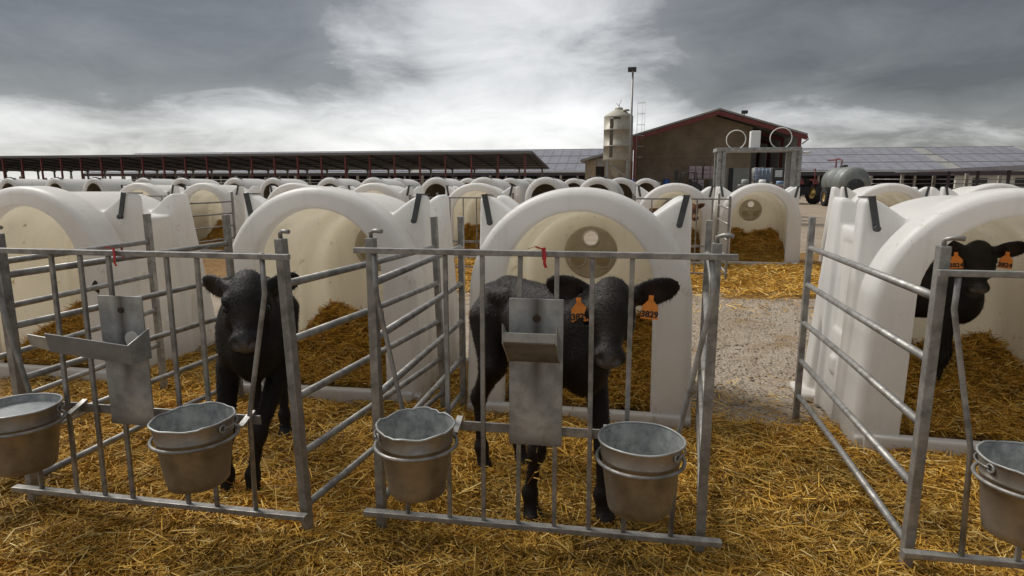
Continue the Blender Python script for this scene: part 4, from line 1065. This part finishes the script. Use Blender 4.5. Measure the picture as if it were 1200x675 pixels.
# forklift
def forklift():
    Y = WY - 2; c = at(806, 215, Y); r = empty('forklift', (c.x, Y, 0), rad(8), 'dark forklift parked before the wrapped goods', 'forklift')
    m = B(); m.prism([(-.9, .25), (1.2, .25), (1.25, .9), (.9, 1.15), (.3, 1.15), (.2, .7), (-.7, .7), (-.9, .6)], -.55, .55); m.build('chassis', dark_machine, r, .05)
    m = B(); m.box((.25, -.5, 1.0), (.8, .5, 1.35)); m.build('counterweight', dark_machine, r, .08)
    m = B(); m.box((-.1, -.3, .75), (.3, .3, .9)); m.box((.2, -.3, .9), (.32, .3, 1.5)); m.build('seat', rubber, r, .03)
    m = B()
    for y in (-.5, .5):
        m.tube([(-.75, y, .7), (-.55, y, 2.15), (.65, y, 2.15), (.75, y, 1.1)], .05, 6)
    for x in (-.5, -.1, .3, .62): m.tube([(x, -.5, 2.16), (x, .5, 2.16)], .035, 6)
    m.build('overhead_guard', dark_machine, r)
    m = B()
    for y in (-.35, .35): m.box((-1.15, y - .06, .1), (-.98, y + .06, 2.4))
    for z in (.5, 1.4, 2.3): m.box((-1.12, -.35, z), (-1.02, .35, z + .1))
    m.build('mast', dark_machine, r)
    for y in (-.25, .25): m = B(); m.box((-2.1, y - .06, .12), (-1.15, y + .06, .17)); m.build('fork', dark_machine, r)
    for x, rr in ((-.6, .34), (.85, .28)):
        for y in (-.52, .52):
            m = B(); m.lathe([(.05, -.12), (rr * .6, -.12), (rr, -.10), (rr, .10), (rr * .6, .12), (.05, .12)], n=20); o = m.build('wheel', rubber, r); o.location = (x, y, rr); o.rotation_euler = (math.pi / 2, 0, 0)
forklift()

def ibc(px, pyt, Y, size, label, m_):
    c = at(px, 215, Y); zt = at(px, pyt, Y).z; r = empty('ibc_tank', (c.x, Y, zt - size), 0, label, 'tank', 'caged liquid tanks'); h_ = size / 2
    m = B(); m.box((-h_ + .04, -h_ + .04, .16), (h_ - .04, h_ - .04, size - .03)); m.build('bottle', m_, r, .06)
    m = B()
    for t in np.linspace(-h_, h_, 6):
        for y in (-h_, h_): m.tube([(t, y, .12), (t, y, size)], .014, 5); m.tube([(y, t, .12), (y, t, size)], .014, 5)
    for z in np.linspace(.14, size, 5): m.tube([(-h_, -h_, z), (h_, -h_, z), (h_, h_, z), (-h_, h_, z)], .014, 5, True)
    m.build('cage', galv_light, r)
    m = B(); m.box((-h_, -h_, 0), (h_, h_, .12)); m.build('pallet', concrete, r)
    m = B(); m.tube([(0, 0, size - .03), (0, 0, size + .04)], .1, 14); m.build('cap', dark_machine, r)
ibc(766, 213.5, WY - 4, 1.15, 'white caged liquid tank left of the forklift', tank_white)

def barrel(px, pyt, Y, label, m_):
    c = at(px, 215, Y); zt = at(px, pyt, Y).z; r = empty('barrel', (c.x, Y, 0), 0, label, 'barrel', 'barrels in the yard')
    m = B(); H_ = zt; R0 = .34
    m.lathe([(.02, 0), (R0, 0), (R0, H_ * .3), (R0 * 1.04, H_ * .33), (R0, H_ * .36), (R0, H_ * .64), (R0 * 1.04, H_ * .67), (R0, H_ * .7), (R0, H_), (R0 * .94, H_), (R0 * .94, H_ - .03), (.02, H_ - .03)], n=24); m.build('body', m_, r)
    m = B(); m.tube([(.18, 0, H_ - .03), (.18, 0, H_ + .02)], .05, 10); m.build('bung', dark_machine, r)
barrel(739, 210.5, 50, 'blue barrel standing right of the silo', blue_plastic)
barrel(781, 210, WY + 1, 'blue barrel against the block wall of the warehouse', blue_plastic)
barrel(746, 213, 53, 'rust brown barrel next to the blue one', mat('brown_barrel', (.22, .12, .05), .6, var=.3))

# milk station frame on galvanised legs
def station():
    Y = 22; zt = at(885, 178, Y).z; x0, x1 = at(843, 200, Y).x, at(929, 200, Y).x
    r = empty('milk_station', ((x0 + x1) / 2, Y, 0), 0, 'galvanised milk station frame with white box on top', 'frame'); W = (x1 - x0) / 2
    m = B(); m.box((-W - .18, -.5, zt), (W + .12, .5, zt + .12)); m.build('deck', galv_light, r, .01)
    for x, ws in ((-W, .26), (W, .30)):
        for y in (-.4, .4):
            m = B(); m.box((x - ws / 2, y - .05, 0), (x - ws / 2 + .11, y + .05, zt)); m.box((x + ws / 2 - .11, y - .045, 0), (x + ws / 2, y + .045, zt)); m.box((x - ws / 2 + .11, y + .0, 0), (x + ws / 2 - .11, y + .02, zt)); m.build('leg', galv_light, r)
    for z in (.5, 1.2, 1.9): m = B(); m.box((-W - .03, -.35, z), (-W + .03, .35, z + .06)); m.build('cross_bar', galv, r)
    bx = at(884.5, 165, Y).x - (x0 + x1) / 2
    m = B(); m.box((bx - .155, -.15, zt + .12), (bx + .155, .15, at(884, 153.5, Y).z)); m.build('white_box', white_box, r, .03)
    for px, pr in ((862.5, 10), (915, 11)):
        hx = at(px, 165, Y).x - (x0 + x1) / 2; rr = pr * Y / 720
        m = B(); m.tube([(hx + rr * math.sin(t), .03 * math.sin(2 * t), zt + .10 + rr * .98 - rr * math.cos(t)) for t in np.linspace(.35, 2 * math.pi - .25, 30)], .016, 8); m.build('hose_loop', hose_mat, r)
    m = B(); m.tube([(W + .1, -.3, zt - .04), (W + .45, -.3, zt - .03)], .04, 8); m.build('outlet_pipe', white_box, r)
station()
ibc(893, 197, 27, .72, 'bluish caged tank under the milk station', ibc_blue)
# control screen unit and table under the station
Y = 26; c = at(912, 205, Y); r = empty('control_unit', (c.x, Y, 0), 0, 'dark control cabinet with a screen under the milk station', 'cabinet')
m = B(); m.box((-.26, -.2, at(912, 213, Y).z), (.26, .2, at(912, 197, Y).z)); m.build('cabinet', dark_machine, r, .02)
m = B(); m.box((-.16, -.215, at(912, 207.5, Y).z), (.10, -.201, at(912, 199.5, Y).z)); m.build('screen', tank_white, r)
m = B()
for x in (-.22, .22): m.box((x - .03, -.15, 0), (x + .03, .15, at(912, 213, Y).z))
m.build('stand', galv, r)
Y = 24; c = at(895, 215, Y); r = empty('wash_table', (c.x, Y, 0), 0, 'grey wash table with containers under the milk station', 'table')
zt = at(895, 216, Y).z
m = B(); m.box((-.85, -.3, zt - .06), (.9, .3, zt)); m.build('top', galv_light, r, .01)
for x in (-.8, .85):
    for y in (-.25, .25): m = B(); m.box((x - .03, y - .03, 0), (x + .03, y + .03, zt - .06)); m.build('leg', galv, r)
for x, mm, h_, nm, lb in ((-.65, panel_wall, .18, 'jug', 'grey jug at the left end of the wash table'), (-.05, white_box, .17, 'canister', 'white canister in the middle of the wash table'), (.55, ibc_blue, .12, 'tray', 'blue tray at the right end of the wash table')):
    m = B(); m.lathe([(.01, 0), (.12, 0), (.13, h_ * .5), (.12, h_ * .9), (.09, h_), (.08, h_), (.11, h_ * .85), (.11, .02), (.01, .02)], n=20); o = m.build(nm, mm); o.location = (c.x + x, Y, zt); tag(o, lb, 'container', 'containers on the wash table')

# tractor with slurry tanker
def wheel(par, loc, R0, w, rimm):
    wv = empty('wheel', loc); wv.parent = par; wv.rotation_euler = (0, 0, 0)
    m = B(); prof = [(R0 * .55, -w/2), (R0 * .93, -w/2), (R0, -w * .36), (R0, w * .36), (R0 * .93, w/2), (R0 * .55, w/2), (R0 * .5, 0), (R0 * .55, -w/2)]
    m.lathe(prof, n=28); t = m.build('tyre', rubber, wv); t.rotation_euler = (math.pi / 2, 0, 0)
    m = B()
    for k in range(20):
        a = 2 * math.pi * k / 20
        for s in (-1, 1):
            m.bar((R0 * 1.01 * math.cos(a), 0, R0 * 1.01 * math.sin(a)), (R0 * 1.01 * math.cos(a + .2), s * w * .45, R0 * 1.01 * math.sin(a + .2)), .05, .05)
    m.build('tread', rubber, wv)
    m = B(); m.lathe([(.02, -w * .30), (R0 * .18, -w * .30), (R0 * .22, -w * .12), (R0 * .5, -w * .2), (R0 * .56, -w * .45), (R0 * .58, -w*.45), (R0 * .58, w * .45), (R0 * .5, w * .2), (.02, w * .2)], n=24); t = m.build('rim', rimm, wv); t.rotation_euler = (math.pi / 2, 0, 0)
def tanker():
    Y = 38; c = at(990, 212, Y); r = empty('slurry_tanker', (c.x, Y, 0), rad(94), 'grey round slurry tank trailer behind the right front hutch', 'trailer')
    z = 1.32; R0 = .84
    def xl(prof, cz):
        m = B(); m.lathe(prof, n=36); return m
    m = B(); m.lathe([(.02, -1.55), (R0 * .55, -1.50), (R0 * .9, -1.36), (R0, -1.2), (R0, -.6), (R0 * 1.02, -.58), (R0 * 1.02, -.52), (R0, -.5), (R0, .5), (R0 * 1.02, .52), (R0 * 1.02, .58), (R0, .6), (R0, 1.2), (R0 * .9, 1.36), (R0 * .55, 1.5), (.02, 1.55)], n=36)
    o = m.build('tank', tanker_mat, r); o.rotation_euler = (0, math.pi / 2, 0); o.location = (0, 0, z)
    m = B(); m.lathe([(.02, 0), (.42, 0), (.46, .04), (.46, .12), (.36, .16), (.02, .18)], n=28); o = m.build('rear_hatch', dark_machine, r); o.rotation_euler = (0, -math.pi / 2, 0); o.location = (-1.38, 0, z - .2)
    m = B(); m.tube([(.3, 0, z + R0 - .05), (.3, 0, z + R0 + .12)], .2, 14); m.build('top_hatch', dark_machine, r)
    m = B(); m.box((-1.3, -.35, z - R0 - .06), (1.5, -.22, z - R0 + .1)); m.box((-1.3, .22, z - R0 - .06), (1.5, .35, z - R0 + .1)); m.bar((1.4, -.3, z - R0), (2.5, 0, .55), .1, .12); m.bar((1.4, .3, z - R0), (2.5, 0, .55), .1, .12); m.build('drawbar_frame', dark_machine, r)
    wheel(r, (-.15, -.95, .50), .50, .36, rim_yellow); wheel(r, (-.15, .95, .50), .50, .36, rim_yellow)
    m = B(); m.tube([(1.2, -.2, z + .5), (1.2, -.2, z + R0 + .42), (1.6, -.2, z + R0 + .5), (2.6, -.1, z + R0 + .45)], .045, 8); m.tube([(1.2, .1, z + .5), (1.2, .1, z + R0 + .42), (2.6, .05, z + R0 + .45)], .045, 8); m.build('red_pipe', red_steel, r)
    return c, Y
tc_, tY = tanker()
def tractor():
    r = empty('tractor', (tc_.x - 1.6, tY + 3.4, 0), rad(112), 'small red and grey tractor hitched before the slurry tank', 'tractor')
    m = B(); m.prism([(.2, .7), (2.0, .7), (2.05, 1.15), (1.9, 1.3), (.2, 1.4)], -.3, .3); m.build('bonnet', red_steel, r, .05)
    m = B(); m.box((-.7, -.35, .55), (.3, .35, 1.0)); m.build('gearbox', dark_machine, r, .04)
    for s in (-1, 1): m = B(); m.prism([(-1.0, 1.2), (-.85, 1.5), (-.2, 1.5), (.0, 1.15), (-.1, 1.1), (-.25, 1.42), (-.8, 1.42), (-.92, 1.15)], s * .5 - .16, s * .5 + .16); m.build('mudguard', red_steel, r)
    m = B(); m.box((-.65, -.25, 1.05), (-.2, .25, 1.15)); m.box((-.7, -.25, 1.15), (-.6, .25, 1.5)); m.build('seat', rubber, r, .03)
    m = B(); m.tube([(-.8, -.5, 1.0), (-.8, -.5, 2.1), (-.8, .5, 2.1), (-.8, .5, 1.0)], .04, 8); m.build('roll_bar', red_steel, r)
    m = B(); m.tube([(.25, 0, 1.3), (.0, 0, 1.6)], .025, 6); m.tube([(.0 + .05 * math.sin(a) , .17 * math.cos(a), 1.6 + .17 * math.sin(a) * .8) for a in np.linspace(0, 2 * math.pi, 16, endpoint=False)], .02, 6, True); m.build('steering_wheel', dark_machine, r)
    m = B(); m.tube([(1.3, .15, 1.3), (1.3, .15, 2.0)], .04, 8); m.build('exhaust', dark_machine, r)
    for s in (-1, 1): wheel(r, (-.5, s * .75, .66), .66, .36, rim_yellow); wheel(r, (1.55, s * .65, .42), .42, .26, rim_yellow)
tractor()

# dark monopitch canopy on the right and the feed fence under it
r = empty('field_canopy', (at(1075, 200, 46).x, 46, 0), 0, 'thin dark sloping canopy on posts at the far right', 'canopy')
a, b = at(1075, 200.5, 46), at(1260, 190.5, 40); W = b.x - a.x
m = B(); m.add([(0, 0, a.z - .05), (W, -6, b.z - .35), (W + .5, 2, b.z - .35), (.5, 5, a.z - .05), (0, 0, a.z + .06), (W, -6, b.z), (W + .5, 2, b.z), (.5, 5, a.z + .06)],
      [(0,1,2,3),(7,6,5,4),(0,4,5,1),(1,5,6,2),(2,6,7,3),(3,7,4,0)]); m.build('roof', dark_roof, r)
for t in (.28, .48, .68, .9):
    m = B(); x, y = W * t, -6 * t + .8; m.box((x - .07, y - .07, 0), (x + .07, y + .07, a.z + (b.z - a.z) * t - .1)); m.build('post', dark_steel, r)
def feed_fence(px0, px1, Y, label, n):
    a, b = at(px0, 215, Y), at(px1, 215, Y); r = empty('feed_fence', (a.x, Y, 0), 0, label, 'fence', 'feed fences at the back of the yard'); W = b.x - a.x
    for i in range(n + 1):
        x = i * W / n; m = B(); m.box((x - .10, -.10, 0), (x + .10, .10, 1.75 + .15 * (i % 2))); m.build('post', concrete, r, .02)
    for z in (.45, .85, 1.2, 1.5): m = B(); m.tube([(0, -.13, z), (W, -.13, z)], .035, 6); m.build('rail', galv, r)
feed_fence(1020, 1250, 50, 'concrete post feed fence at the right below the solar roof', 6)
feed_fence(-60, 700, 60, 'long concrete post feed fence below the left open shed', 22)
r = empty('low_building', (at(1120, 210, 75).x, 75, 0), 0, 'pale low building wall behind the canopy at the right', 'building')
m = B(); m.box((0, 0, 0), (22, .3, at(1150, 205.5, 75).z)); m.build('wall', pale_wall, r)
m = B(); m.box((-.3, -.3, at(1150, 205.5, 75).z), (22.3, .6, at(1150, 204.3, 75).z)); m.build('coping', dark_steel, r)
for k in range(5): m = B(); m.box((1.6 + k * 4, -.05, .8), (3.0 + k * 4, -.01, 1.7)); m.build('window', dark_machine, r)
